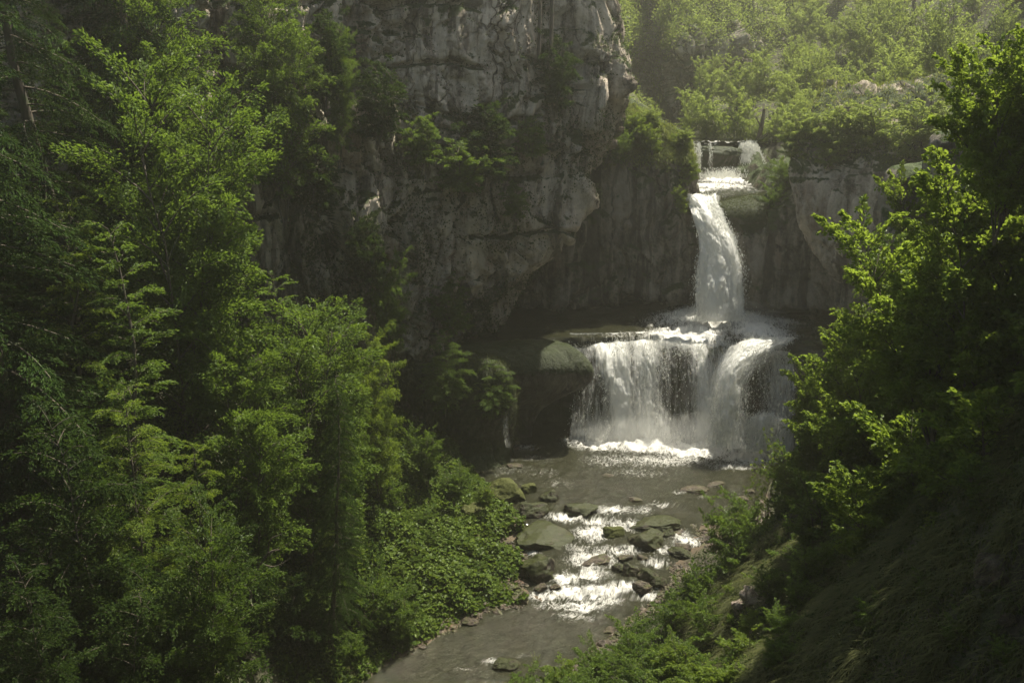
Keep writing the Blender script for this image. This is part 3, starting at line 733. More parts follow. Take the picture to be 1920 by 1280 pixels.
# ------------------------------------------------------------------ waterfalls
def spray_mesh(pts, size, vert=1.8, seed=0):
    r = np.random.default_rng(seed)
    n = len(pts)
    s = size * r.lognormal(0, .45, n)
    th = r.uniform(0, 6.283, n)
    a = np.stack([np.cos(th), np.sin(th), 0 * th], -1); b = np.stack([-np.sin(th), np.cos(th), 0 * th], -1); u = np.array((0, 0, 1.))
    V = np.stack([pts + a * s[:, None], pts - .5 * a * s[:, None] + .87 * b * s[:, None], pts - .5 * a * s[:, None] - .87 * b * s[:, None], pts + u * (s * vert)[:, None], pts - u * (s * vert)[:, None]], 1)
    k = np.arange(n)[:, None] * 5
    Fq = np.concatenate([k + np.array([f]) for f in ([0, 1, 3], [1, 2, 3], [2, 0, 3], [1, 0, 4], [2, 1, 4], [0, 2, 4])])
    return mesh_np('spray', V.reshape(-1, 3), [Fq], False)
def fall(label, cat, G, dens, run, nspray, ssize, seed, layers=2, thick=.35, splash=None, group=None):
    """a sheet grid (top row first) becomes layered falling water with drops torn off it"""
    root = bpy.data.objects.new('waterfall', None); COL.objects.link(root)
    o = G.reshape(-1, 3)
    base = np.array((float(G[-1, :, 0].mean()), float(G[-1, :, 1].mean()), float(G[-1, :, 2].min())))
    root.location = base
    root['label'] = label; root['category'] = cat
    if group: root['group'] = group
    N_ = grid_normals(G); N_ = N_ * np.sign(-(N_[..., 1]).mean())
    r = np.random.default_rng(seed)
    bag = Bag(); D = []; R = []
    for k in range(layers):
        off = (k - (layers - 1) / 2) * thick
        wob = fbm(np.stack([run[..., 0] * .9, run[..., 1] * .22, run[..., 0] * 0 + k * 5], -1), 4, seed + k) * .28 + fbm(np.stack([run[..., 0] * 2.6, run[..., 1] * 1.1, run[..., 0] * 0 + k * 5], -1), 3, seed + k) * .10
        g = G + N_ * ((off + wob) * (.08 + sstep(.8, 3, run[..., 1])))[..., None]
        nv, nu = g.shape[:2]
        bag.add(g.reshape(-1, 3) - base, grid_faces(nu, nv)); D.append(dens.ravel() - .10 * k); R.append(run.reshape(-1, 3) + np.array((k * 31.7, k * 12.1, 0)))
    me = bag.mesh('falling_water', True)
    fattr(me, 'dens', np.concatenate(D)); fattr(me, 'run', np.concatenate(R), True)
    ob('water_sheet', me, FALL, root)
    pr = np.clip(dens, .02, 1).ravel() ** 1.5
    pr = pr * sstep(.6, 2.0, run[..., 1]).ravel() * (.25 + sstep(-.3, .6, fbm(np.stack([run[..., 0] * 2.0, run[..., 1] * .35, run[..., 0] * 0], -1), 4, seed + 9))).ravel()
    idx = r.choice(len(o), nspray, p=pr / pr.sum())
    du = np.linalg.norm(G[0, 1] - G[0, 0]); 
    dn = run.reshape(-1, 3)[idx, 1]
    pts = o[idx] + r.normal(0, 1, (nspray, 3)) * np.stack([.05 + .012 * dn, .08 + .03 * dn, .10 + 0 * dn], -1) + N_.reshape(-1, 3)[idx] * (.12 + .03 * dn)[:, None]
    if splash is not None:
        pts = np.concatenate([pts, splash])
    if nspray > 600: ob('spray', spray_mesh(pts - base, ssize * .55, 3.2, seed), SPRAY, root)
    return root
def sheet(edges, n=(90, 160), bow=.5):
    """edges: rows of (pxL, pxR, py, Y) from the top down -> grid + run coordinates"""
    E = np.array(edges, float)
    A = catmull(E, n[1])
    G = np.zeros((n[1], n[0], 3))
    u = np.linspace(0, 1, n[0])
    for j, (l, r_, py, Y) in enumerate(A):
        for i, uu in enumerate(u):
            G[j, i] = P(l + (r_ - l) * uu, py, Y - bow * math.sin(math.pi * uu))
    run = np.zeros_like(G)
    run[..., 0] = np.cumsum(np.r_[0, np.linalg.norm(np.diff(G[n[1] // 2], axis=0), axis=1)])[None]
    run[..., 1] = np.cumsum(np.concatenate([np.zeros((1, n[0])), np.linalg.norm(np.diff(G, axis=0), axis=2)]), 0)
    return G, run
rs = np.random.default_rng(5)
# main plunge
G, run = sheet([(1278, 1352, 366, 91.5), (1284, 1346, 374, 88.8), (1296, 1350, 392, 87.2), (1304, 1364, 420, 85.7), (1312, 1384, 456, 84.6), (1308, 1396, 500, 83.9), (1302, 1400, 545, 83.4), (1300, 1404, 600, 83.1)], (90, 220), .6)
u = np.linspace(0, 1, 90)[None]; v = np.linspace(0, 1, 220)[:, None]
dens = 1.15 - .9 * sstep(.80, 1.0, u) - .55 * sstep(.12, 0, u) * v - .25 * sstep(.5, 1, v) * np.abs(u - .45) * 2 + 0 * v
sp = np.concatenate([P(1350 + a, 602 + b, 82.9 + c)[None] for a, b, c in zip(rs.normal(0, 36, 3000), -np.abs(rs.normal(0, 8, 3000)), rs.normal(0, 1.2, 3000))])
fall('tall white plunge of the main waterfall dropping from the narrow notch onto the rock shelf', 'waterfall', G, dens, run, 8000, .030, 301, 3, .3, sp)
# lower curtain
def low_sheet(pxa, pxb, n, topback=1.3):
    A = []
    prof = [(topback, Z1 + .18), (1.1, Z1 + .10), (.2, Z1 - .15), (-.7, Z1 - .55), (-1.5, Z1 - 1.3), (-2.1, Z1 - 2.6), (-2.5, Z1 - 4.2), (-2.75, Z1 - 6), (-2.9, -.15)]
    for px in np.linspace(pxa, pxb, n[0]):
        Yl = float(lipY(px)); x = P(px, 645, Yl)[0]
        A.append([(x, Yl + dy, z + (lipdz(px) * .9 if 4 < z < Z1 + .12 else 0)) for dy, z in prof])
    G = catmull(np.swapaxes(np.array(A), 0, 1), n[1])
    run = np.zeros_like(G)
    run[..., 0] = np.cumsum(np.r_[0, np.linalg.norm(np.diff(G[n[1] // 2], axis=0), axis=1)])[None]
    run[..., 1] = np.cumsum(np.concatenate([np.zeros((1, n[0])), np.linalg.norm(np.diff(G, axis=0), axis=2)]), 0)
    return G, run
G, run = low_sheet(1062, 1492, (330, 200))
px_ = np.linspace(1062, 1492, 330)[None]; v = np.linspace(0, 1, 200)[:, None]
def gs(c, w): return np.exp(-((px_ - c) / w) ** 2)
dens = .44 + .45 * gs(1110 + 60 * v, 16) + .40 * gs(1150 + 20 * v, 16) + .34 * gs(1205, 22) - .09 * gs(1272 - 12 * v, 15) * sstep(.25, .45, v) - .10 * gs(1180, 9) + .28 * gs(1312, 12) + .5 * gs(1440 - 95 * sstep(.1, .75, v), 28) + .18 * gs(1460, 26) - .22 * gs(1405, 10) * sstep(.35, .6, v) + .30 * sstep(.8, 1.0, v)
dens = dens + .22 * sstep(.35, .2, v)
dens = dens - .5 * sstep(1075, 1062, px_) - .6 * sstep(1478, 1492, px_)
spl = []
for k in range(6000):
    px = rs.uniform(1095, 1450); Y = float(lipY(px)) - 3.0 + rs.normal(0, .5)
    spl.append((P(px, 645, float(lipY(px)))[0], Y, abs(rs.normal(0, .55))))
fall('wide lower waterfall curtain of separate white strands pouring over the ledge into the pool', 'waterfall', G, dens, run, 13000, .027, 331, 2, .3, np.array(spl))
# the thick chute that cuts diagonally through the curtain
G, run = sheet([(1425, 1492, 632, 77.9), (1400, 1484, 640, 76.2), (1366, 1452, 660, 75.0), (1346, 1416, 690, 74.2), (1334, 1400, 730, 73.7), (1322, 1402, 775, 73.4), (1308, 1416, 838, 73.2)], (80, 180), .9)
u = np.linspace(0, 1, 80)[None]; v = np.linspace(0, 1, 180)[:, None]
dens = 1.15 - .9 * np.abs(u - .5) ** 1.5 * 2.0 - .25 * v
fall('thick white chute slanting down through the lower curtain towards the pool', 'waterfall', G, dens, run, 5000, .028, 351, 3, .3)
# low apron of spray bouncing off the rocks at the right end
G, run = sheet([(1405, 1462, 762, 74.6), (1392, 1478, 784, 73.6), (1386, 1472, 806, 73.2), (1380, 1450, 842, 73.0)], (60, 80), .2)
u = np.linspace(0, 1, 60)[None]; v = np.linspace(0, 1, 80)[:, None]
dens = .70 - .9 * np.abs(u - .5) ** 2 * 2 - .5 * sstep(.35, 0, v) + 0 * v
fall('low fan of bouncing white water over rocks at the right foot of the lower curtain', 'waterfall', G, dens, run, 6000, .032, 371, 2, .25)
# top fall: broad chute on the right, threads on the left
G, run = sheet([(1385, 1420, 268, 107.5), (1388, 1418, 275, 105.2), (1390, 1424, 290, 104.3), (1390, 1432, 310, 103.6), (1386, 1438, 334, 103.0)], (70, 90), .5)
u = np.linspace(0, 1, 70)[None]; v = np.linspace(0, 1, 90)[:, None]
dens = 1.1 - .8 * np.abs(u - .5) ** 2 * 2 + 0 * v
sp = np.concatenate([P(1370 + a, 334 + b, 102.4 + c)[None] for a, b, c in zip(rs.normal(0, 32, 3500), -np.abs(rs.normal(0, 7, 3500)), rs.normal(0, .8, 3500))])
fall('short broad white chute at the right end of the topmost rock step', 'waterfall', G, dens, run, 9000, .045, 391, 2, .25, sp)
G, run = sheet([(1288, 1345, 269, 106), (1290, 1345, 275, 104.0), (1291, 1344, 288, 103.2), (1292, 1343, 305, 103.0), (1293, 1342, 332, 102.8)], (70, 90), .1)
u = np.linspace(0, 1, 70)[None]; v = np.linspace(0, 1, 90)[:, None]
dens = .72 * np.exp(-((u - .12) / .12) ** 2) + .5 * np.exp(-((u - .36) / .05) ** 2) + .45 * np.exp(-((u - .78) / .03) ** 2) + .3 * sstep(.25, .1, v) + 0 * v
fall('thin water threads hanging at the left end of the topmost rock step', 'waterfall', G, dens, run, 1800, .035, 411, 1)
G, run = sheet([(943, 948, 752, 72.9), (943, 949, 765, 72.2), (945, 952, 800, 72.0), (948, 957, 838, 71.9)], (14, 60), .05)
dens = np.full(G.shape[:2], .45)
fall('thin trickle running down the dark rock column left of the pool', 'waterfall', G, dens, run, 500, .03, 431, 1)

# ------------------------------------------------------------------ plants: a few kinds, grown once
pf_round = lambda h: .06 + .20 * math.sin(math.pi * min(1, max(0, h * .93 + .05))) ** .8
pf_wide = lambda h: .07 + .21 * math.sin(math.pi * min(1, max(0, h * .9 + .08))) ** .7
pf_cone = lambda h: .03 + .15 * (1 - h) ** .8
pf_bush = lambda h: .12 + .26 * math.sin(math.pi * min(1, max(0, h * .85 + .1)))
KIND = {}
def kind(k, m, **a): KIND[k] = (plant(k, **a), m)
kind('maple_a', LEAF, seed=1, puff=0.8, H=16, stems=4, spread=.22, prof=pf_wide, nprim=110, per=42, leaf=.19, rise=.75, droop=.5, twig=.42, twist=.1, trunk_r=.24)
kind('maple_b', LEAF, seed=2, puff=0.7, H=16, stems=3, spread=.2, prof=pf_round, nprim=100, per=40, leaf=.19, rise=.7, droop=.5, twig=.44, twist=.1, trunk_r=.22)
kind('beech_a', LEAF_Y, seed=3, H=20, prof=lambda h: .04 + .17 * math.sin(math.pi * min(1, max(0, h * .9 + .08))) ** .7, nprim=50, per=36, leaf=.17, rise=.30, droop=.30, twig=.36, tw_sp=.36, jit=.22, narrow=.5, trunk_r=.22)
kind('beech_b', LEAF, seed=4, H=20, prof=pf_cone, nprim=60, per=34, leaf=.17, rise=.45, droop=.35, twig=.38, tw_sp=.36, jit=.22, narrow=.5, trunk_r=.2)
kind('fir_a', NEEDLE, seed=5, H=24, prof=lambda h: .03 + .14 * (1 - h) ** .75, h0=.08, nprim=110, per=60, leaf=.15, rise=.05, droop=.38, twig=.30, tw_sp=.34, jit=.2, narrow=.30, trunk_r=.30, lump=.2)
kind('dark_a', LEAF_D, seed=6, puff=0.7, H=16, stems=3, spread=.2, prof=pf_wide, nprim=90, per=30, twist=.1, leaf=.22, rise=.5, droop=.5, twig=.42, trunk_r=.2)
kind('far_a', LEAF_LIT, seed=7, puff=0.9, H=7, stems=5, prof=lambda h: .12 + .24 * math.sin(math.pi * min(1, h * .8 + .15)), spread=.28, nprim=60, per=26, leaf=.20, rise=.8, droop=.35, twig=.45, trunk_r=.12, twist=.25)
kind('far_b', LEAF_LIT, seed=8, puff=0.9, H=8, stems=3, prof=lambda h: .10 + .20 * math.sin(math.pi * min(1, h * .85 + .1)), spread=.2, nprim=56, per=28, leaf=.20, rise=.9, droop=.3, twig=.45, trunk_r=.12, twist=.25)
kind('bush_a', LEAF, seed=9, puff=0.8, H=4, stems=8, prof=pf_bush, spread=.5, h0=.1, nprim=70, per=26, leaf=.12, rise=.8, droop=.35, twig=.5, tw_sp=.2, trunk_r=.08, twist=.2)
kind('bush_b', LEAF_Y, seed=10, puff=0.8, H=4, stems=7, prof=pf_bush, spread=.45, h0=.1, nprim=64, per=26, leaf=.12, rise=.7, droop=.4, twig=.5, tw_sp=.2, trunk_r=.08, twist=.15)
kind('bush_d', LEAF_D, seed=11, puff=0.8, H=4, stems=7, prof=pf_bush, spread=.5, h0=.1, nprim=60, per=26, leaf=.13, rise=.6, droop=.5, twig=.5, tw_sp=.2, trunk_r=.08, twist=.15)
kind('hazel_a', HAZEL, seed=12, puff=0.55, H=8, stems=6, prof=pf_bush, spread=.4, h0=.12, nprim=96, per=26, leaf=.16, hexa=True, narrow=.74, rise=.95, droop=.5, twig=.48, twist=.2, tw_sp=.22, trunk_r=.12)
kind('hazel_b', HAZEL, seed=13, puff=0.55, H=8, stems=5, prof=pf_bush, spread=.35, h0=.12, nprim=90, per=26, leaf=.16, hexa=True, narrow=.74, rise=.8, droop=.45, twig=.48, twist=.15, tw_sp=.22, trunk_r=.12)
kind('low_a', LEAF, seed=14, puff=0.9, H=2.5, stems=12, prof=pf_bush, spread=.7, h0=.1, nprim=90, per=16, leaf=.09, rise=.8, droop=.3, twig=.5, tw_sp=.12, trunk_r=.05, twist=.3)
kind('sprig', LEAF_Y, seed=15, H=4, stems=4, prof=lambda h: .16, spread=.3, h0=.25, nprim=36, per=10, leaf=.10, rise=1.1, droop=.1, twig=.3, tw_sp=.25, trunk_r=.05)

NAMES = {'maple': ('maple_tree', 'tree'), 'beech': ('beech_tree', 'tree'), 'fir': ('fir_tree', 'tree'), 'dark': ('broadleaf_tree', 'tree'), 'far': ('shrub', 'shrub'),
         'bush': ('bush', 'bush'), 'hazel': ('hazel_bush', 'bush'), 'low': ('low_bush', 'bush'), 'sprig': ('sapling', 'sapling')}
RNG = random.Random(4)
def put(k, loc, h, label, group=None, wide=1.0, rot=None, matl=None, tilt=(0, 0), cat=None, name=None):
    (wm, lm), m = KIND[k]
    H0 = dict(maple_a=16, maple_b=16, beech_a=20, beech_b=20, fir_a=24, dark_a=16, far_a=7, far_b=8, bush_a=4, bush_b=4, bush_d=4, hazel_a=8, hazel_b=8, low_a=2.5, sprig=4)[k]
    nm, ct = NAMES[k.split('_')[0]]
    root = bpy.data.objects.new(name or nm, None); COL.objects.link(root)
    s = h / H0
    root.location = loc; root.scale = (s * wide, s * wide, s)
    root.rotation_euler = (tilt[0], tilt[1], RNG.uniform(0, 6.283) if rot is None else rot)
    root['label'] = label; root['category'] = cat or ct
    if group: root['group'] = group
    if not wm.materials: wm.materials.append(BARK)
    if not lm.materials: lm.materials.append(m)
    tree = ct == 'tree'
    ob('trunk' if tree else 'stems', wm, None, root)
    f = ob('crown' if tree else 'foliage', lm, None, root)
    if matl:
        f.material_slots[0].link = 'OBJECT'; f.material_slots[0].material = matl
    return root
def grow(k, px, pytop, Y, label, h=None, sink=.3, wide=1.0, zf=gz, **a):
    """a plant whose top is seen at (px, pytop) at distance Y; stands on the ground unless h is given"""
    p = P(px, pytop, Y)
    g = float(zf(p[0], p[1])) if h is None else p[2] - h
    hh = p[2] - g + sink
    return put(k, (p[0], p[1], g - sink), hh, label, wide=wide, **a)

# trees on the left slope
grow('maple_a', 300, 118, 47, 'tall bright green maple with layered branches, the highest lit crown left of the cliff', wide=.82)
grow('beech_a', 120, 372, 42, 'yellow green beech with pointed fan-like sprays near the left edge at mid height', wide=.72)
grow('beech_b', 205, 430, 39, 'slender light green beech spire just right of the pointed fan-like beech', wide=.9)
grow('maple_b', 505, -60, 62, 'olive green maple leaning before the top left corner of the cliff', h=15, wide=.8)
grow('maple_b', 625, 40, 66, 'thin dark maple whose branch tips hang over the grey cliff face', h=9, wide=.6)
grow('fir_a', 125, -420, 53, 'tall dark fir with a bare visible trunk near the top left corner', wide=1.0)  # these firs are carried far above the frame to shade the slope before them
grow('fir_a', 20, -460, 47, 'dark fir cut by the left edge of the picture', wide=1.0)
grow('fir_a', 250, -400, 60, 'dark fir standing behind the tall bright maple', wide=1.1)
grow('maple_b', 230, -60, 56, 'dim olive broadleaf tree between the two dark firs at top left', wide=.75)
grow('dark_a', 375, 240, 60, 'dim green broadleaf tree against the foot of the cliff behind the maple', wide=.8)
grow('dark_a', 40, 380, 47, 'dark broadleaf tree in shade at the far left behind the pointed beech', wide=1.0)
grow('maple_a', 555, 560, 52, 'fresh green full crowned maple below the pale cliff foot, centre left', wide=.95)
grow('beech_b', 480, 520, 50, 'small bright beech with a ragged pointed top beside the pale cliff foot', wide=1.0)
grow('maple_b', 430, 640, 44, 'mid green maple in front of the full crowned maple, lower centre left', wide=.85)
grow('beech_a', 240, 730, 36, 'beech with bright flat sprays over the dark lower left', wide=.75)
grow('beech_a', 350, 830, 37, 'beech with a yellowing branch reaching right over the black hollow', wide=.5)
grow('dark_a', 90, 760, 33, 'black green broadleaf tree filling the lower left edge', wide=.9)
grow('maple_b', 330, 960, 33, 'green maple with drooping leaf clumps at the bottom left', wide=.8, matl=LEAF_SHADE)
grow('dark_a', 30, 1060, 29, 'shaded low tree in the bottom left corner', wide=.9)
grow('fir_a', 592, 700, 47, 'thin spruce with a bare dark stem at the edge of the bank', wide=.7)
grow('maple_b', 640, 600, 57, 'narrow light green maple at the right end of the lower left trees', wide=.6)
grow('maple_a', 730, 478, 68, 'green young maple standing before the lower part of the grey cliff', h=8, wide=.7)
grow('maple_a', 700, 640, 60, 'bright yellow green young maple leaning over the edge of the bank', wide=.75, matl=LEAF_Y)
grow('dark_a', 832, 628, 70, 'dark leaved small tree clinging to the rock beside the alcove', h=6.0, wide=1.2, matl=LEAF)
grow('dark_a', 920, 676, 72, 'dark shrub-like tree hanging over the rock column by the pool', h=4.5, wide=1.5, matl=LEAF)
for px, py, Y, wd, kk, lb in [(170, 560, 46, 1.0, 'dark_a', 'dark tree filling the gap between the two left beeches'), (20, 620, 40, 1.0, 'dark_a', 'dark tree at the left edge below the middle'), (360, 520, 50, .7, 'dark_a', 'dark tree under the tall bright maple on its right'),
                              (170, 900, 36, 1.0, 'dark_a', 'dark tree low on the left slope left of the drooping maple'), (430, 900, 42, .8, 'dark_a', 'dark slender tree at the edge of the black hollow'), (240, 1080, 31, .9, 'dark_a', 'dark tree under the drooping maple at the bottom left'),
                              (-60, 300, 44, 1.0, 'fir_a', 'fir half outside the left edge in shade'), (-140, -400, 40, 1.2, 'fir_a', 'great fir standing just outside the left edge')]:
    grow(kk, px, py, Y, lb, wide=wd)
for x, y, h in [ (17.5, 26, 13), (14.5, 20.5, 12), (12.5, 14, 10)]:  # trees added out of view to shade the grassy slope
    put('dark_a', (x, y, float(gz(x, y)) - .4), h, 'dark tree added beyond the right edge so its crown shades the grassy slope', group='added shading trees at the right edge')
# bushes of the left bank
grow('bush_a', 800, 800, 64, 'tall leafy bush at the foot of the rock on the left bank', h=4.2, wide=.8)
grow('bush_a', 850, 880, 62, 'leafy bush behind the first mossy boulders of the left bank', h=2.4, wide=1.1)
grow('bush_b', 905, 905, 62.5, 'small yellow green bush between mossy boulders at the pool edge', h=1.6, wide=1.2)
grow('bush_a', 745, 1095, 50, 'round bush leaning over the sandy river edge', h=4.0, wide=1.0)
grow('bush_a', 660, 1085, 49, 'broad green bush at the lower left of the round riverside bush', h=4.6, wide=1.0)
grow('low_a', 655, 1190, 45, 'low bush at the very foot of the left bank near the water', h=1.7, wide=1.0)
grow('bush_a', 640, 940, 55, 'green bush half way up the left bank under the trees', h=3.0, wide=1.1)
grow('bush_d', 560, 1090, 46, 'dark bush in the hollow left of the riverside bushes', h=4.0, wide=1.1)
grow('bush_a', 660, 750, 61, 'mossy green bush on the steep rib below the narrow maple', h=4.6, wide=.8)
grow('low_a', 720, 900, 61, 'small low bush on the rib above the leafy bank', h=2.6, wide=1.0)
# shrubs on the cliff ledges
for px, py, Y, h, wd, lb in [(700, 110, 67.5, 5.5, .8, 'dark shrub on the cliff right of the olive maple'), (790, 215, 71.5, 3.6, 1.0, 'dark shrub on a ledge in the left middle of the cliff'),
                             (905, 190, 74.5, 6.0, 1.1, 'largest dark shrub in the middle of the cliff face'), (860, 260, 73, 4.0, 1.2, 'shrub below the largest dark shrub of the cliff'),
                             (1000, 215, 77.5, 3.2, 1.0, 'small dark shrub on the ledge under the pale square rock'), (1040, 60, 79, 6.0, .7, 'hanging shrub under the thin trunks at the top of the cliff'),
                             (965, 340, 76.5, 2.8, 1.0, 'low shrub on the lower cliff above the pink stain'), (690, 400, 68, 5.0, .7, 'shaded shrub above the young maple at the cliff foot'),
                             (600, 20, 66, 6.0, .8, 'dark shrub at the very top left of the cliff'), (850, 520, 74, 4.5, .8, 'dim shrub at the foot of the cliff right of the young maple'),
                             (590, 250, 65, 5.0, .9, 'gloomy shrub under the leaning olive maple')]:
    grow('bush_d', px, py, Y - .6, lb, h=h, wide=wd * 1.1, group='shrubs on the cliff ledges', matl=LEAF if h < 4.8 else None)
for px, py, Y, h, lb in [(1100, -60, 83, 12, 'sunlit slender tree hanging at the top right corner of the cliff'), (1122, 60, 84, 7.5, 'small tree below the slender sunlit tree at the cliff edge')]:
    grow('maple_b', px, py, Y, lb, h=h, wide=.7, matl=LEAF_Y)
for px, py, Y, h, lb in [(1497, 232, 84.5, 2.6, 'yellow green bush at the left corner on top of the right buttress'), (1535, 222, 84.5, 3.2, 'bush on the right buttress second from its left corner'), (1580, 205, 84, 3.8, 'tall bush on top of the right buttress in its middle'),
                         (1625, 215, 83, 3.6, 'bush on top of the right buttress right of its tall one'), (1668, 200, 82, 4.4, 'broad bush at the right end on top of the right buttress'), (1720, 190, 80, 4.8, 'leafy bush beyond the right end of the buttress top'), (1555, 262, 82, 1.8, 'small bush hanging over the brow of the right buttress')]:
    grow('bush_b', px, py - 22, Y - 1.5, lb, h=h + 1.2, wide=1.2, matl=LEAF_LIT)
# greenery on the rim left of the main fall
for px, py, Y, h, wd, kk, lb in [(1150, 150, 88, 3.2, .9, 'bush_b', 'bright bush at the left start of the sunlit rim'), (1185, 205, 89, 2.6, 1.1, 'bush_b', 'bush on the sunlit rim in the middle of its slope'),
                                 (1240, 196, 91, 3.4, .8, 'sprig', 'leafy sapling standing up from the sunlit rim'), (1225, 228, 89, 2.6, 1.2, 'bush_b', 'rounded bush on the sunlit rim under the leafy sapling'),
                                 (1272, 240, 90, 2.6, 1.0, 'bush_b', 'yellow green bush at the right end of the sunlit rim'), (1160, 245, 88, 3.0, .9, 'bush_a', 'green bush hanging below the sunlit rim'),
                                 (1290, 292, 88.4, 2.4, 1.0, 'bush_b', 'bush beside the left threads of the topmost step'), (1284, 345, 87.2, 2.6, .8, 'bush_b', 'bush hanging left of the head of the main fall'),
                                 (1472, 296, 90, 3.4, 1.0, 'bush_a', 'bush on the knob right of the topmost chute'), (1458, 350, 87, 3.2, 1.0, 'bush_a', 'dark green bush draped over the mossy knob right of the main fall'),
                                 (1470, 385, 86, 2.8, 1.0, 'bush_d', 'lower dark bush under the one on the mossy knob')]:
    grow(kk, px, py, Y, lb, h=h, wide=wd)
# sunlit shrubs of the upper valley
for px, py, Y, h, kk, lb in FAR:
    grow(kk, px, py, Y, lb, h=h, wide=1.0 if h < 8 else .8, group='sunlit shrubs of the upper valley')
rr = random.Random(8); nf = 0; used = [(P(f[0], f[1], f[2])[0], f[2]) for f in FAR]
while nf < 115:
    Y = rr.uniform(92, 172); x = rr.uniform(.14, .62) * Y
    z = float(uz(x, Y))
    if z < Z3 + .6 or (x < 28.5 and Y < 125) or min(math.hypot(x - a, Y - b) for a, b in used) < 3.0 or (Y < 97 and x < 33): continue
    used.append((x, Y)); nf += 1
    put(rr.choice(('far_a', 'far_b')), (x, Y, z - .4), rr.uniform(4.6, 8.0), 'pale leafy filler shrub packed between the larger shrubs of the upper valley slope', group='filler shrubs of the upper valley slope')
nf = 0
while nf < 16:
    x = rr.uniform(6.5, 16.2); Y = rr.uniform(88.8, 96) + (16 - x) * .1
    z = float(lerp1(x, [6, 8.5, 12, 14, 16.4], [28, 26.6, 24.8, 23.8, 22.8])) if Y < 91.5 else float(uz(x, Y))
    nf += 1
    put(rr.choice(('bush_b', 'bush_b', 'bush_a')), (x, Y, z - .5), rr.uniform(1.4, 2.2), 'small lush bush, one of those crowding the sunlit rim left of the main fall', wide=1.3, matl=LEAF_LIT, group='small bushes along the sunlit rim')
# right side: near hazels and bushes
for px, py, Y, h, wd, kk, lb in [
        (1790, 345, 40, 7, .65, 'hazel_a', 'hazel with light leaf tips right beside the buttress, upper of the near right bushes'),
        (1725, 470, 38, 8, .8, 'hazel_b', 'full hazel with bright round leaves reaching left before the alcove'),
        (1800, 430, 30, 7, .9, 'hazel_a', 'hazel with yellow round leaves in the middle of the right side'),
        (1890, 290, 27, 8, .8, 'hazel_b', 'hazel with an arching shoot at the right edge of the picture'),
        (1920, 30, 24, 5.0, .8, 'hazel_a', 'overhanging hazel with large leaves at the top right corner'),
        (1690, 610, 42, 8, .9, 'hazel_a', 'wide hazel right of the lower waterfall, tips over the water'),
        (1580, 700, 48, 7, .8, 'hazel_b', 'hazel at the water edge right of the lower curtain'),
        (1900, 560, 26, 8, 1.0, 'hazel_b', 'dim hazel at the right edge below the arching shoot'),
        (1760, 700, 33, 7, 1.1, 'hazel_a', 'shaded hazel in the middle of the right slope'),
        (1600, 800, 42, 6.5, 1.0, 'hazel_b', 'lower shaded hazel above the grassy slope'),
        (1700, 880, 32, 4.5, 1.2, 'hazel_a', 'low spreading hazel at the upper edge of the grassy slope'),
        (1560, 900, 40, 4.0, 1.2, 'bush_a', 'bush left of the low spreading hazel over the grassy slope'),
        (1640, 560, 50, 6.0, .8, 'bush_b', 'yellow green bush with its top before the dark slot right of the main fall'),
        (1545, 760, 50, 5.0, 1.0, 'hazel_a', 'small hazel close to the right foot of the lower curtain'),
        (1510, 860, 49, 5.0, 1.0, 'bush_a', 'green bush above the pool bank on the right'),
        (1700, 660, 52, 8, .9, 'dark_a', 'dark tree behind the right hazels'),
        (1930, 170, 42, 6, .7, 'hazel_a', 'tall hazel behind the overhanging one at top right'),
        (1900, 280, 50, 6, .7, 'maple_b', 'shaded tree above the grassy outcrop on the right')]:
    grow(kk, px, py, Y, lb, h=h, wide=wd)
for px, py, Y, h, wd, kk, lb in [
        (1500, 1000, 44, 3.4, 1.2, 'bush_a', 'bush between the bare twigs and the grassy slope'), (1420, 1070, 43, 3.0, 1.2, 'bush_b', 'yellow green bush above the pale broken stones'),
        (1180, 1230, 39, 2.6, 1.3, 'bush_b', 'yellow green bush near the bottom edge over the bend'), (1100, 1262, 38, 2.2, 1.3, 'bush_a', 'dense bush at the bottom edge left of the yellow green one'),
        (1380, 1240, 30, 2.2, 1.3, 'hazel_b', 'low hazel at the bottom edge near the middle right'), (1270, 1262, 31, 2.0, 1.3, 'hazel_a', 'low round leaved hazel cut by the bottom edge'),
        (1370, 935, 51, 3.6, 1.1, 'low_a', 'fine leaved bush right of the rapids by the bank'), (1450, 960, 48, 3.6, 1.0, 'bush_a', 'bush under the bare twigs on the right bank'),
        (1400, 1000, 46, 3.6, 1.1, 'bush_a', 'leafy bush on the right bank level with the lower rapids'), (1330, 1060, 46, 3.0, 1.1, 'low_a', 'low dark bush right of the last rapid stones'),
        (1270, 1110, 45, 3.0, 1.1, 'bush_a', 'bush over the inner bend of the right bank'), (1370, 1130, 41, 3.4, 1.1, 'bush_a', 'bush left of the pale broken stones'),
        (1210, 1175, 43, 2.8, 1.2, 'bush_a', 'bush at the water on the lower right bank'), (1300, 1190, 38, 3.2, 1.2, 'bush_b', 'bright leaved bush at the bottom between river and slope'),
        (1120, 1215, 41, 2.4, 1.2, 'bush_a', 'bush at the bottom middle beside the river'), (1040, 1240, 40, 2.2, 1.2, 'bush_b', 'small bush with its top over the bottom edge of the river'),
        (1220, 1240, 37, 2.8, 1.2, 'bush_a', 'bush at the bottom edge right of the middle'), (1420, 1200, 34, 2.8, 1.2, 'bush_b', 'bush at the bottom beside the grassy slope'),
        (1340, 1260, 33, 2.4, 1.3, 'bush_a', 'bush cut by the bottom edge before the grassy slope'), (1480, 1060, 40, 3.0, 1.0, 'bush_a', 'thin leaved bush above the pale broken stones'),
        (985, 1262, 39, 1.8, 1.3, 'low_a', 'lowest small bush in the bottom middle of the picture'), (1000, 1228, 43.5, .9, 1.0, 'sprig', 'tiny sprig standing by the water at the bottom')]:
    grow(kk, px, py, Y, lb, h=h, wide=wd)
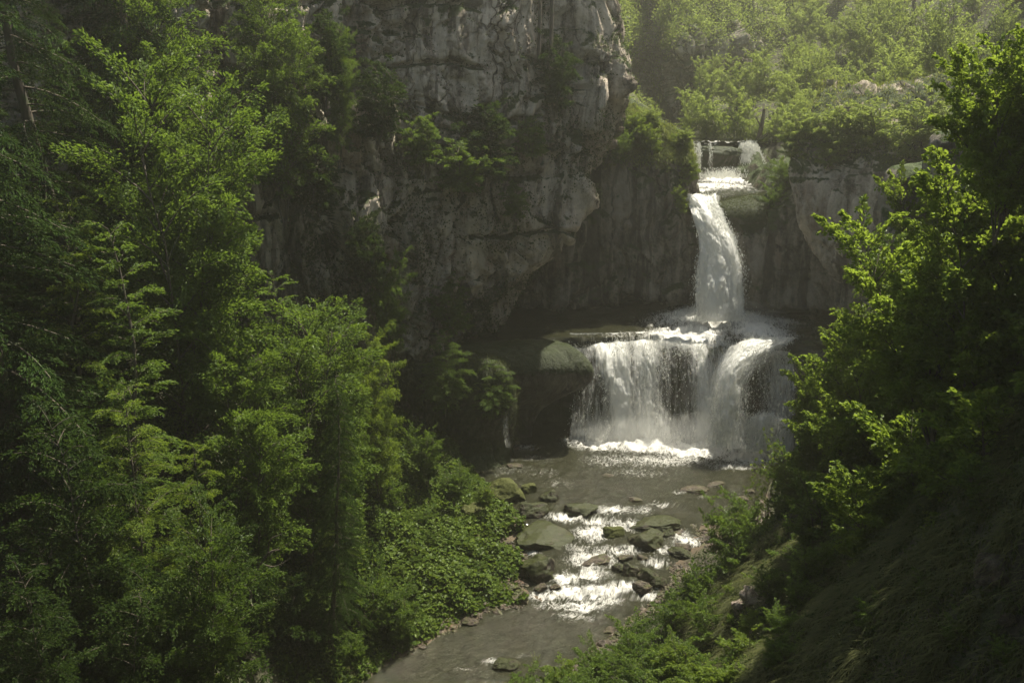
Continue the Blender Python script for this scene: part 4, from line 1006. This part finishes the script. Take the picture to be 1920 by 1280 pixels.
for px, py, Y, h, wd, kk, lb in [(1560, 980, 33, 1.8, 1.3, 'bush_a', 'dark bush high on the grassy slope at its left'), (1700, 960, 27, 1.5, 1.3, 'bush_a', 'dark bush under the hazels in the middle of the grassy slope'),
                                 (1850, 940, 23, 1.5, 1.3, 'bush_a', 'dark bush near the right edge above the crumbling rock'), (1500, 1120, 31, 1.4, 1.4, 'bush_a', 'dim bush on the grassy slope right of the pale broken stones'),
                                 (1640, 1170, 25, 1.1, 1.4, 'bush_a', 'dim bush in the lower middle of the grassy slope'), (1800, 1200, 20.5, 1.0, 1.4, 'bush_a', 'dim bush low on the grassy slope at the right'),
                                 (1470, 1245, 28, 1.4, 1.4, 'bush_a', 'bush at the bottom edge where the grassy slope begins'), (1560, 1040, 33, 1.2, 1.4, 'low_a', 'small leaved bush in the grass of the right slope'),
                                 (1740, 1100, 23.5, .8, 1.4, 'low_a', 'little bush beside the small grey stone in the dark grass'), (1900, 1230, 18, .8, 1.4, 'bush_a', 'dark bush in the bottom right corner')]:
    q_ = fit(px, py + 20, lambda x, y: gz(x, y, False))
    put(kk, (q_[0], q_[1], q_[2] - .15), h, lb, wide=wd)
for px, py, Y, h, wd, kk, lb in [(1690, 850, 30, 4.5, 1.1, 'hazel_b', 'hazel spreading low over the top of the grassy slope'), (1790, 800, 26, 4.5, 1.1, 'hazel_a', 'drooping shaded hazel right above the grassy slope'), (1880, 760, 24, 4.5, 1.1, 'hazel_b', 'shaded hazel at the right edge above the crumbling rock'),
                                 (1500, 930, 41, 3.6, 1.1, 'hazel_a', 'small hazel beside the sparse sapling on the right bank'), (1450, 1110, 36, 2.6, 1.2, 'bush_a', 'bush on the near side of the pale broken stones'), (1520, 1070, 36, 2.4, 1.3, 'bush_a', 'green bush at the shaded border of the grassy slope'),
                                 (1400, 1180, 33, 2.4, 1.3, 'bush_b', 'pale green bush low on the border of the grassy slope'), (1480, 1190, 30, 2.0, 1.3, 'bush_a', 'round bush in the lower grass of the slope border'), (1600, 960, 34, 2.6, 1.3, 'bush_a', 'broad bush on the upper part of the grassy slope')]:
    q_ = fit(px, py + 20, lambda x, y: gz(x, y, False))
    put(kk, (q_[0], q_[1], q_[2] - .2), h * .75, lb, wide=wd)
for a_ in range(26):
    q_ = fit(RNG.uniform(600, 980), RNG.uniform(870, 1180), lambda x, y: gz(x, y, False))
    if q_[2] - zw(q_[1]) < .3: continue
    put(RNG.choice(('low_a', 'bush_b', 'low_a')), (q_[0], q_[1], q_[2] - .2), RNG.uniform(.7, 1.5), 'small bushy herb rising from the broad leaves of the left bank', wide=1.3, group='bushy herbs of the left bank')
grow('sprig', 1440, 850, 50, 'sparse sapling with bare reddish twigs on the right bank', h=5.5, wide=.9)

# ------------------------------------------------------------------ boulders
def boulder(seed, sub=4, ang=.5):
    import bmesh
    bm = bmesh.new(); bmesh.ops.create_icosphere(bm, subdivisions=sub, radius=1)
    V = np.array([v.co[:] for v in bm.verts])
    r = np.random.default_rng(seed)
    for _ in range(14):                                # flat faces cut into the stone
        n = norm(r.normal(0, 1, 3)); d = r.uniform(.60, .92)
        e = V @ n - d
        V = V - np.where(e > 0, e * .97, 0)[:, None] * n
    V = V * (1 + .16 * fbm(V * 1.3 + seed, 4, seed)[:, None]) + .05 * fbm(V * 5 + seed, 4, seed + 1)[:, None] * V
    for v, c in zip(bm.verts, V): v.co = c
    me = bpy.data.meshes.new('boulder'); bm.to_mesh(me); bm.free()
    me.polygons.foreach_set('use_smooth', np.full(len(me.polygons), True))
    return me
BM = [boulder(500 + k, 5) for k in range(9)]
def stone(px, py, wpx, hpx, m, label, zf=None, group=None, k=None, dy=.8, name='boulder', rot=None):
    """px,py: centre of the stone where it is seen; wpx,hpx its seen size"""
    c = pw(px, py + hpx * .25) if zf is None else fit(px, py + hpx * .25, zf)
    dist = np.linalg.norm(c - np.array((0, 0, CAMZ)))
    w = .9 * wpx / F * dist / 2; hp = hpx / F * dist / 2; h = max(.32 * w, math.sqrt(max(hp ** 2 - (.8 * w * .45) ** 2, 0)) / .9)
    k = RNG.randrange(len(BM)) if k is None else k
    o = bpy.data.objects.new(name, BM[k].copy()); COL.objects.link(o)
    o.data.materials.append(m)
    o.location = (c[0], c[1] + .1 * w, c[2] + .15 * h)
    o.scale = (w * 1.12, w * dy * 1.1, h * 1.1); o.rotation_euler = (RNG.uniform(-.15, .15), RNG.uniform(-.15, .15), RNG.uniform(0, 6.28) if rot is None else rot)
    if rot is None and abs(w - h) > 0: o.rotation_euler[2] = RNG.choice((0, math.pi)) + RNG.uniform(-.3, .3)
    o['label'] = label; o['category'] = 'boulder' if name == 'boulder' else 'rock'
    if group: o['group'] = group
    return o
ST = [(1217, 1006, 72, 46, BOULDER, 'big blocky mossy boulder in the middle of the rapids'), (1236, 976, 82, 34, BOULDER, 'long low boulder just behind the big blocky one'),
      (1150, 994, 42, 30, BOULDER_G, 'tilted mossy boulder left of the big blocky one in white water'), (1086, 950, 66, 30, BOULDER, 'flat mossy boulder at the head of the rapids'),
      (1253, 998, 26, 18, BOULDER, 'small stone touching the right of the big blocky boulder'), (1190, 988, 18, 10, BOULDER, 'small stone between the tilted and the big blocky boulder'),
      (1031, 928, 38, 28, BOULDER, 'mossy round boulder standing alone left of the rapids head'), (990, 913, 34, 28, BOULDER_G, 'small mossy boulder behind the large round one on the left bank'),
      (950, 918, 76, 52, BOULDER_G, 'large bright mossy boulder at the left pool edge'), (1000, 950, 56, 36, BOULDER, 'two-lobed brown mossy boulder right of the left bank'),
      (1012, 1000, 120, 52, BOULDER, 'very wide flat mossy slab rock on the left side of the rapids'), (889, 966, 64, 50, BOULDER_G, 'round grassy boulder half sunk in the leafy left bank'),
      (814, 972, 36, 50, BOULDER_G, 'upright mossy stone in the leaves of the left bank'), (880, 1010, 52, 44, BOULDER_G, 'mossy hump left of the wide flat slab'),
      (1010, 1062, 76, 56, BOULDER, 'dark boulder at the left edge of the lower rapids'), (1172, 1043, 30, 14, BOULDER_B, 'flat wet stone left in the group below the big blocky boulder'),
      (1203, 1043, 22, 12, BOULDER_B, 'small wet stone beside the flat wet one'), (1182, 1067, 32, 34, BOULDER, 'upright tilted stone in the lower rapids group'),
      (1160, 1063, 26, 22, BOULDER, 'dark stone left of the upright tilted stone'), (1213, 1078, 40, 30, BOULDER, 'boulder upper left of the lower right trio'),
      (1236, 1088, 30, 24, BOULDER, 'boulder right of the lower right trio'), (1205, 1097, 38, 26, BOULDER_B, 'smooth dark boulder nearest in the lower right trio'),
      (1274, 1034, 46, 22, BOULDER, 'brown mossy stone at the right bank of the rapids'), (1280, 1022, 32, 16, BOULDER_B, 'bare stone behind the brown mossy stone at the right bank'),
      (1302, 915, 48, 20, BOULDER_B, 'low wide stone in the pool right of centre'), (1342, 906, 34, 14, BOULDER_B, 'flat stone farthest back in the pool'),
      (1390, 934, 26, 14, BOULDER_B, 'small dark stone near the right pool bank'), (1404, 920, 22, 12, BOULDER_B, 'little stone just behind the small dark one near the right bank'),
      (949, 1242, 46, 28, BOULDER, 'lone mossy stone in the river at the bottom'), (1142, 1180, 28, 14, BOULDER_B, 'half drowned stone off the lower right bank'),
      (968, 871, 34, 12, BOULDER_B, 'dim drowned stone in the left of the pool'), (1140, 890, 18, 5, BOULDER_B, 'tiny stone barely breaking the middle of the pool'),
      (1013, 1099, 28, 16, BOULDER_B, 'dark stone in the foam below the dark left boulder'), (1042, 1098, 22, 10, BOULDER_B, 'small stone in the foam right of the dark one'),
      (940, 1135, 20, 14, STONE_P, 'pale pebble stone on the left water line'), (880, 1163, 30, 18, BOULDER_B, 'stone at the sandy left water line'),
      (1118, 1052, 50, 10, BOULDER_B, 'long drowned stone making the step in the middle of the rapids'), (1190, 935, 26, 8, BOULDER_B, 'drowned stone at the lip of the pool'),
      (1272, 1000, 12, 9, STONE_P, 'tiny pale stone right of the rapids boulders'), (1300, 1060, 40, 20, BOULDER_B, 'brown stone under the right bank bushes'),
      (650, 1255, 66, 50, BOULDER_G, 'yellow mossy stone at the bottom left of the river'), (900, 850, 90, 46, BOULDER_G, 'dark mossy hump at the foot of the rock column')]
for a in ST: stone(*a)
for px, py, w, h, lb in [(1415, 1115, 56, 40, 'pale reddish broken stone on the right slope'), (1390, 1130, 34, 28, 'smaller pale stone left of the broken one on the right slope'), (1440, 1128, 30, 24, 'pale stone right of the broken one')]:
    c = P(px, py, 37.5); dist = np.linalg.norm(c - np.array((0, 0, CAMZ)))
    o = stone(px, py, w, h, STONE_P, lb, gz, name='rock')
for px, py, w, h, lb in [(1745, 1065, 24, 20, 'small grey stone showing through the dark grass'), (1870, 1060, 90, 80, 'crumbling dark rock at the right edge of the grassy slope'), (1560, 1150, 40, 26, 'dark reddish stone in the grass slope'), (1480, 1235, 50, 34, 'dim rock at the bottom of the grassy slope'), (1890, 1160, 40, 34, 'small rock under the crumbling one at the right edge')]:
    stone(px, py, w * .8, h * .7, BOULDER_B, lb, gz, name='rock')
# gravel along the water line
import bmesh
bm = bmesh.new(); bmesh.ops.create_icosphere(bm, subdivisions=1, radius=1)
IV = np.array([v.co[:] for v in bm.verts]); IF = np.array([[v.index for v in f.verts] for f in bm.faces]); bm.free()
rg = np.random.default_rng(12); n = 90000
x = rg.uniform(-16, 18, n); y = rg.uniform(42, 76, n); z = gz(x, y); ab = z - zw(y)
keep = (ab > -.22) & (ab < .40) & (fbm(np.stack([x, y, 0 * x], -1) * .6, 3, 71) > -.15)
x, y, z = x[keep][:9000], y[keep][:9000], z[keep][:9000]; n = len(x)
sz = .06 * rg.lognormal(0, .55, n)
sc_ = sz[:, None] * rg.uniform(.6, 1.3, (n, 3)) * np.array((1.2, 1.0, .7))
th = rg.uniform(0, 6.283, n)
LV = IV[None] * (1 + .25 * rg.normal(0, 1, (n, 12, 1)) * .5) * sc_[:, None]
GX = LV[..., 0] * np.cos(th)[:, None] - LV[..., 1] * np.sin(th)[:, None] + x[:, None]
GY = LV[..., 0] * np.sin(th)[:, None] + LV[..., 1] * np.cos(th)[:, None] + y[:, None]
GV = np.stack([GX, GY, LV[..., 2] + z[:, None] + .02], -1).reshape(-1, 3)
ob('gravel', mesh_np('gravel', GV, [(np.arange(n)[:, None, None] * 12 + IF[None]).reshape(-1, 3)]), BOULDER_B, None, kind='stuff', label='small stones and gravel along the water line')
# grassy outcrop among the right bushes
for px, py, w, h, Y, lb in [(1790, 370, 210, 170, 42, 'dark earthy rock outcrop with grass among the right bushes'), (1850, 300, 170, 150, 40, 'upper part of shaded rock behind the overhanging hazel')]:
    c = P(px, py, Y); d = np.linalg.norm(c - np.array((0, 0, CAMZ)))
    o = bpy.data.objects.new('rock', BM[3].copy()); COL.objects.link(o); o.data.materials.append(ROCK_DARK)
    o.location = c; o.scale = (w / F * d / 2 * 1.1, w / F * d / 2 * 1.1, h / F * d / 2 * 1.1); o['label'] = lb; o['category'] = 'rock'

# ------------------------------------------------------------------ trunks and snags
def snag(name, paths, label, cat, base):
    b = Bag(); base = np.array(base, float)
    for pts, r0, r1 in paths:
        q = catmull(np.array(pts, float), 14)
        q = q + .03 * fbm(q * 1.7, 2, 9)[:, None]
        b.add(*tube(q - base, np.linspace(r0, r1, 14), 7))
    o = ob(name, b.mesh(name, True), BARK, None, label=label, category=cat); o.location = base
    return o
b0 = P(1422, 262, 106)
snag('dead_tree', [([b0, P(1428, 235, 106), P(1433, 205, 106.3)], .3, .16), ([P(1428, 240, 106), P(1418, 220, 105.5)], .12, .05), ([b0, P(1440, 250, 105.5)], .18, .1)], 'broken reddish snag standing over the topmost step', 'dead tree', b0)
for px, t, lb in [(1012, 110, 'thin bare trunk left of a pair at the top of the cliff'), (1035, 95, 'thin bare trunk right of a pair at the top of the cliff')]:
    b0 = P(px - 2, t, 77.5)
    snag('tree_trunk', [([b0, P(px, 20, 77.8), P(px + 3, -120, 78)], .16, .12)], lb, 'tree trunk', b0)
b0 = P(1716, 130, 122)
snag('tree_trunk', [([b0, P(1713, 60, 122), P(1716, -80, 122.5)], .28, .2)], 'pale hazy trunk among the upper right shrubs', 'tree trunk', b0)
b0 = P(470, 1120, 40)
snag('dead_branch', [([b0, P(478, 1080, 40), P(500, 1040, 39.6), P(525, 1030, 39.3)], .07, .03), ([P(478, 1080, 40), P(468, 1110, 39.5), P(462, 1085, 39)], .05, .02), ([P(500, 1040, 39.6), P(508, 1010, 39.5), P(530, 1000, 39.3)], .04, .015),
                     ([P(488, 1055, 39.8), P(520, 1060, 39.3), P(545, 1045, 39)], .04, .015), ([b0, P(480, 1140, 39.5), P(520, 1115, 39)], .05, .02)], 'mossy bare dead branch in the black hollow at lower left', 'branch', b0)

# ------------------------------------------------------------------ ground cover (uncountable)
def scatter_leaves(name, pts, nrm, size, m, seed, hexa=False, narrow=.8, updir=.5, jit=.35, out=.5, **props):
    r = np.random.default_rng(seed); n = len(pts)
    ax = r.normal(0, 1, (n, 3)); ax = ax - (ax * nrm).sum(-1, keepdims=True) * nrm * (1 - out)
    nm = nrm * (1 - updir) + np.array((0, 0, 1)) * updir + r.normal(0, jit, (n, 3))
    ln = size * r.uniform(.55, 1.3, n)
    V, Fq = leaf_verts(pts, ax, nm, ln, ln * narrow, hexa)
    return ob(name, mesh_np(name, V, [Fq]), m, None, kind='stuff', **props)
r = np.random.default_rng(77)
# butterbur and herbs on the left bank
n = 130000
x = r.uniform(-24, 2, n); y = r.uniform(44, 74, n)
pxs = 960 + F * x / (y * CP + 0 * x)                       # rough screen column only to bound the bank
z = gz(x, y); ab = z - zw(y)
keep = (ab > .06) & (ab < 9) & (x > -.34 * y + 1)
x, y, z = x[keep], y[keep], z[keep]
pt = np.stack([x, y, z + r.uniform(.05, .7, len(x)) * (.6 + .9 * fbm(np.stack([x, y, 0 * x], -1) * .6, 3, 5))], -1)
up = np.tile(np.array((0, -.15, 1.)), (len(pt), 1))
scatter_leaves('ground_cover', pt, norm(up), .25, BUTTER, 1, True, .9, .5, .38, .5, label='broad butterbur leaves and herbs covering the left river bank')
n = 50000
x = r.uniform(-40, -8, n); y = r.uniform(28, 66, n); z = gz(x, y)
pt = np.stack([x, y, z + r.uniform(.05, .8, n)], -1)
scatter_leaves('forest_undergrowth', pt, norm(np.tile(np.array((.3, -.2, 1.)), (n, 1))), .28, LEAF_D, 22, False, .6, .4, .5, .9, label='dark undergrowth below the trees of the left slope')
# herbs on the right bank
n = 170000
x = r.uniform(0, 30, n); y = r.uniform(13, 76, n); z = gz(x, y); ab = z - zw(y)
keep = (ab > .3) & (x > .13 * y)
x, y, z = x[keep], y[keep], z[keep]
pt = np.stack([x, y, z + r.uniform(.02, .4, len(x))], -1)
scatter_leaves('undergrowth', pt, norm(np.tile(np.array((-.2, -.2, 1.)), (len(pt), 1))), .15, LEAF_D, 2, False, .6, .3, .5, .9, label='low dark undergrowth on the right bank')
# grass: tufts of long arching blades
def grass(name, P0, ln, m, seed, lean=(0, -.4), wid=.012, label=''):
    r = np.random.default_rng(seed); n = len(P0)
    a = r.uniform(0, 6.283, n); L_ = ln * r.uniform(.5, 1.2, n)
    d = np.stack([np.cos(a) * .55 + lean[0], np.sin(a) * .55 + lean[1], 0 * a], -1)
    sd_ = norm(np.stack([-np.sin(a + .5), np.cos(a + .5), 0 * a], -1)) * wid * r.uniform(.6, 1.5, n)[:, None]
    rowsV = []
    for t, w in ((0, 1), (.35, .9), (.7, .6), (1.0, .05)):
        c = P0 + (L_ * t)[:, None] * (d * t ** .8 + np.array((0, 0, 1)) * (1.0 - .95 * t))
        rowsV += [c - sd_ * w, c + sd_ * w]
    V = np.stack(rowsV, 1).reshape(-1, 3); k = np.arange(n)[:, None] * 8
    Fq = np.concatenate([k + np.array([[0, 1, 3, 2]]), k + np.array([[2, 3, 5, 4]]), k + np.array([[4, 5, 7, 6]])])
    return ob(name, mesh_np(name, V, [Fq]), m, None, kind='stuff', label=label)
nt = 3600
tx = r.uniform(2, 22, nt); ty = r.uniform(13, 46, nt)
kk = (tx > .2 * ty) & (tx < .62 * ty)
tx, ty = tx[kk], ty[kk]
per = 50
bx = np.repeat(tx, per) + r.normal(0, .12, len(tx) * per); by = np.repeat(ty, per) + r.normal(0, .12, len(tx) * per)
grass('grass', np.stack([bx, by, gz(bx, by) - .03], -1), .95, GRASS, 3, (-.35, -.35), .014, 'long arching grass tufts on the dark right slope')
def surf(G, n, seed, cond, outward=(0, -1, 0)):
    r = np.random.default_rng(seed)
    N_ = grid_normals(G); N_ = N_ * np.sign((N_ * np.array(outward)).sum(-1).mean())
    pts = G.reshape(-1, 3); nn = N_.reshape(-1, 3)
    w = cond(pts, nn).astype(float)
    i = r.choice(len(pts), n, p=w / w.sum())
    return pts[i] + r.normal(0, .12, (n, 3)), nn[i]
# rim grass left of the main fall and knoll on the right
pt, nn = surf(Ga, 42000, 5, lambda p, n: (p[:, 2] > 19.0) * (p[:, 0] < 17.6) * (p[:, 0] > 6) * sstep(20.5, 23.5, p[:, 2]) * (p[:, 1] < 93.5))
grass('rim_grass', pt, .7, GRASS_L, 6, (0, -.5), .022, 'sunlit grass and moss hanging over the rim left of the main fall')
pt, nn = surf(Gr, 9000, 7, lambda p, n: (sstep(22.0, 23.5, p[:, 2])) * (p[:, 0] < 40))
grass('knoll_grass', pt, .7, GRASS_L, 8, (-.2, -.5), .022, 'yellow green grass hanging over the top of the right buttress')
def patchy(f, th, seed): return lambda p, n: (fbm(p * np.array((f, f, f * .8)), 3, seed) > th) * 1.0
c1 = patchy(.16, .30, 21)
pt, nn = surf(Gb, 60000, 9, lambda p, n: (c1(p, n) + .02 + 1.2 * (n[:, 2] > .35)) * (p[:, 2] > 2))
grass('cliff_grass', pt, .55, GRASS, 10, (.1, -.5), .022, 'dark grass and herbs growing from cracks of the cliff')
pt, nn = surf(Gb, 50000, 12, lambda p, n: ((c1(p, n) > 0) + .8 * (n[:, 2] > .3) + 1.0 * (p[:, 0] < -26)) * 1.0)
scatter_leaves('cliff_ivy', pt + nn * .15, nn, .20, LEAF_D, 13, False, .7, .3, .4, .8, label='dark leaves creeping over the cliff')
# wooded slopes far behind
c2 = patchy(.10, -.05, 31)
pt, nn = surf(Gf, 260000, 14, lambda p, n: sstep(33.5, 36, p[:, 2] + 2.5 * fbm(p * .12, 3, 8)) + .8 * (p[:, 0] > 48) + .10 * c2(p, n))
pt = pt + nn * (1.0 * np.abs(fbm(pt * .35, 3, 12)) * 2.6)[:, None] + r.normal(0, .35, pt.shape)
scatter_leaves('hillside_wood', pt, nn, .27, LEAF_LIT, 15, False, .65, .6, .5, .8, label='hazy wooded hillside above the far cliff')
n = 100000
x = r.uniform(6, 92, n); y = r.uniform(90, 177, n); z = uz(x, y)
keep = (z > Z3 + .5) & ~((x > 17) & (x < 27.5) & (y < 122))
x, y, z = x[keep], y[keep], z[keep]
pt = np.stack([x, y, z + r.uniform(0, 1, len(x)) * (1.0 + 1.2 * fbm(np.stack([x, y, 0 * x], -1) * .3, 3, 5))], -1)
scatter_leaves('hillside_undergrowth', pt, norm(np.tile(np.array((-.3, -.3, 1.)), (len(pt), 1))), .22, LEAF_LIT, 16, False, .65, .5, .5, .9, label='low green undergrowth on the upper valley slopes')
# moss hanging from the ledge and column
pt, nn = surf(Gc, 7000, 17, lambda p, n: 1.0 * (p[:, 2] > 1))
grass('hanging_moss', pt, .6, GRASS, 18, (0, -.3), .02, 'dark hanging grass on the rock column beside the pool')
pt, nn = surf(Gk, 9000, 19, lambda p, n: sstep(15, 18, p[:, 2]) * (n[:, 2] > .1) + .0)
grass('knob_moss', pt, .30, GRASS, 20, (0, -.4), .02, 'short moss and grass on the knob beside the main fall')

# ------------------------------------------------------------------ air
m, nt_, out, N, L = mat('spray_mist')
pv = N('VolumePrincipled')
pv.inputs['Color'].default_value = (.95, .95, .92, 1); pv.inputs['Density'].default_value = .07; pv.inputs['Anisotropy'].default_value = .3
L(pv.outputs[0], out.inputs['Volume'])
MIST = m
bm = bmesh.new(); bmesh.ops.create_icosphere(bm, subdivisions=4, radius=1)
MV = np.array([v.co[:] for v in bm.verts]); MF = np.array([[v.index for v in f.verts] for f in bm.faces]); bm.free()
for c, sc, lb in [(P(1290, 812, 75.6), (8.5, 1.8, 1.9), 'fine mist drifting at the foot of the lower waterfall'), (P(1375, 600, 82.6), (4.6, 1.8, 1.8), 'fine mist where the main plunge strikes the shelf'), (P(1370, 330, 102.2), (3.0, 1.0, .9), 'fine mist at the foot of the topmost step')]:
    V = MV * (1 + .25 * fbm(MV * 1.6 + c, 3, 5))[:, None] * np.array(sc)
    o = ob('mist', mesh_np('mist', V, [MF], True), MIST, None, kind='stuff', label=lb); o.location = c
hz = mesh_np('haze', np.array([(x, y, z) for x in (-110, 130) for y in (-20, 260) for z in (-4, 130)], float), [np.array([[0, 1, 3, 2], [4, 6, 7, 5], [0, 4, 5, 1], [2, 3, 7, 6], [0, 2, 6, 4], [1, 5, 7, 3]])])
m, nt_, out, N, L = mat('haze')
pv = N('VolumePrincipled')
pv.inputs['Color'].default_value = (.95, .92, .79, 1)
pv.inputs['Density'].default_value = .0010
pv.inputs['Anisotropy'].default_value = .72
L(pv.outputs[0], out.inputs['Volume'])
ob('haze', hz, m, None, kind='stuff', label='thin sunlit haze filling the gorge')
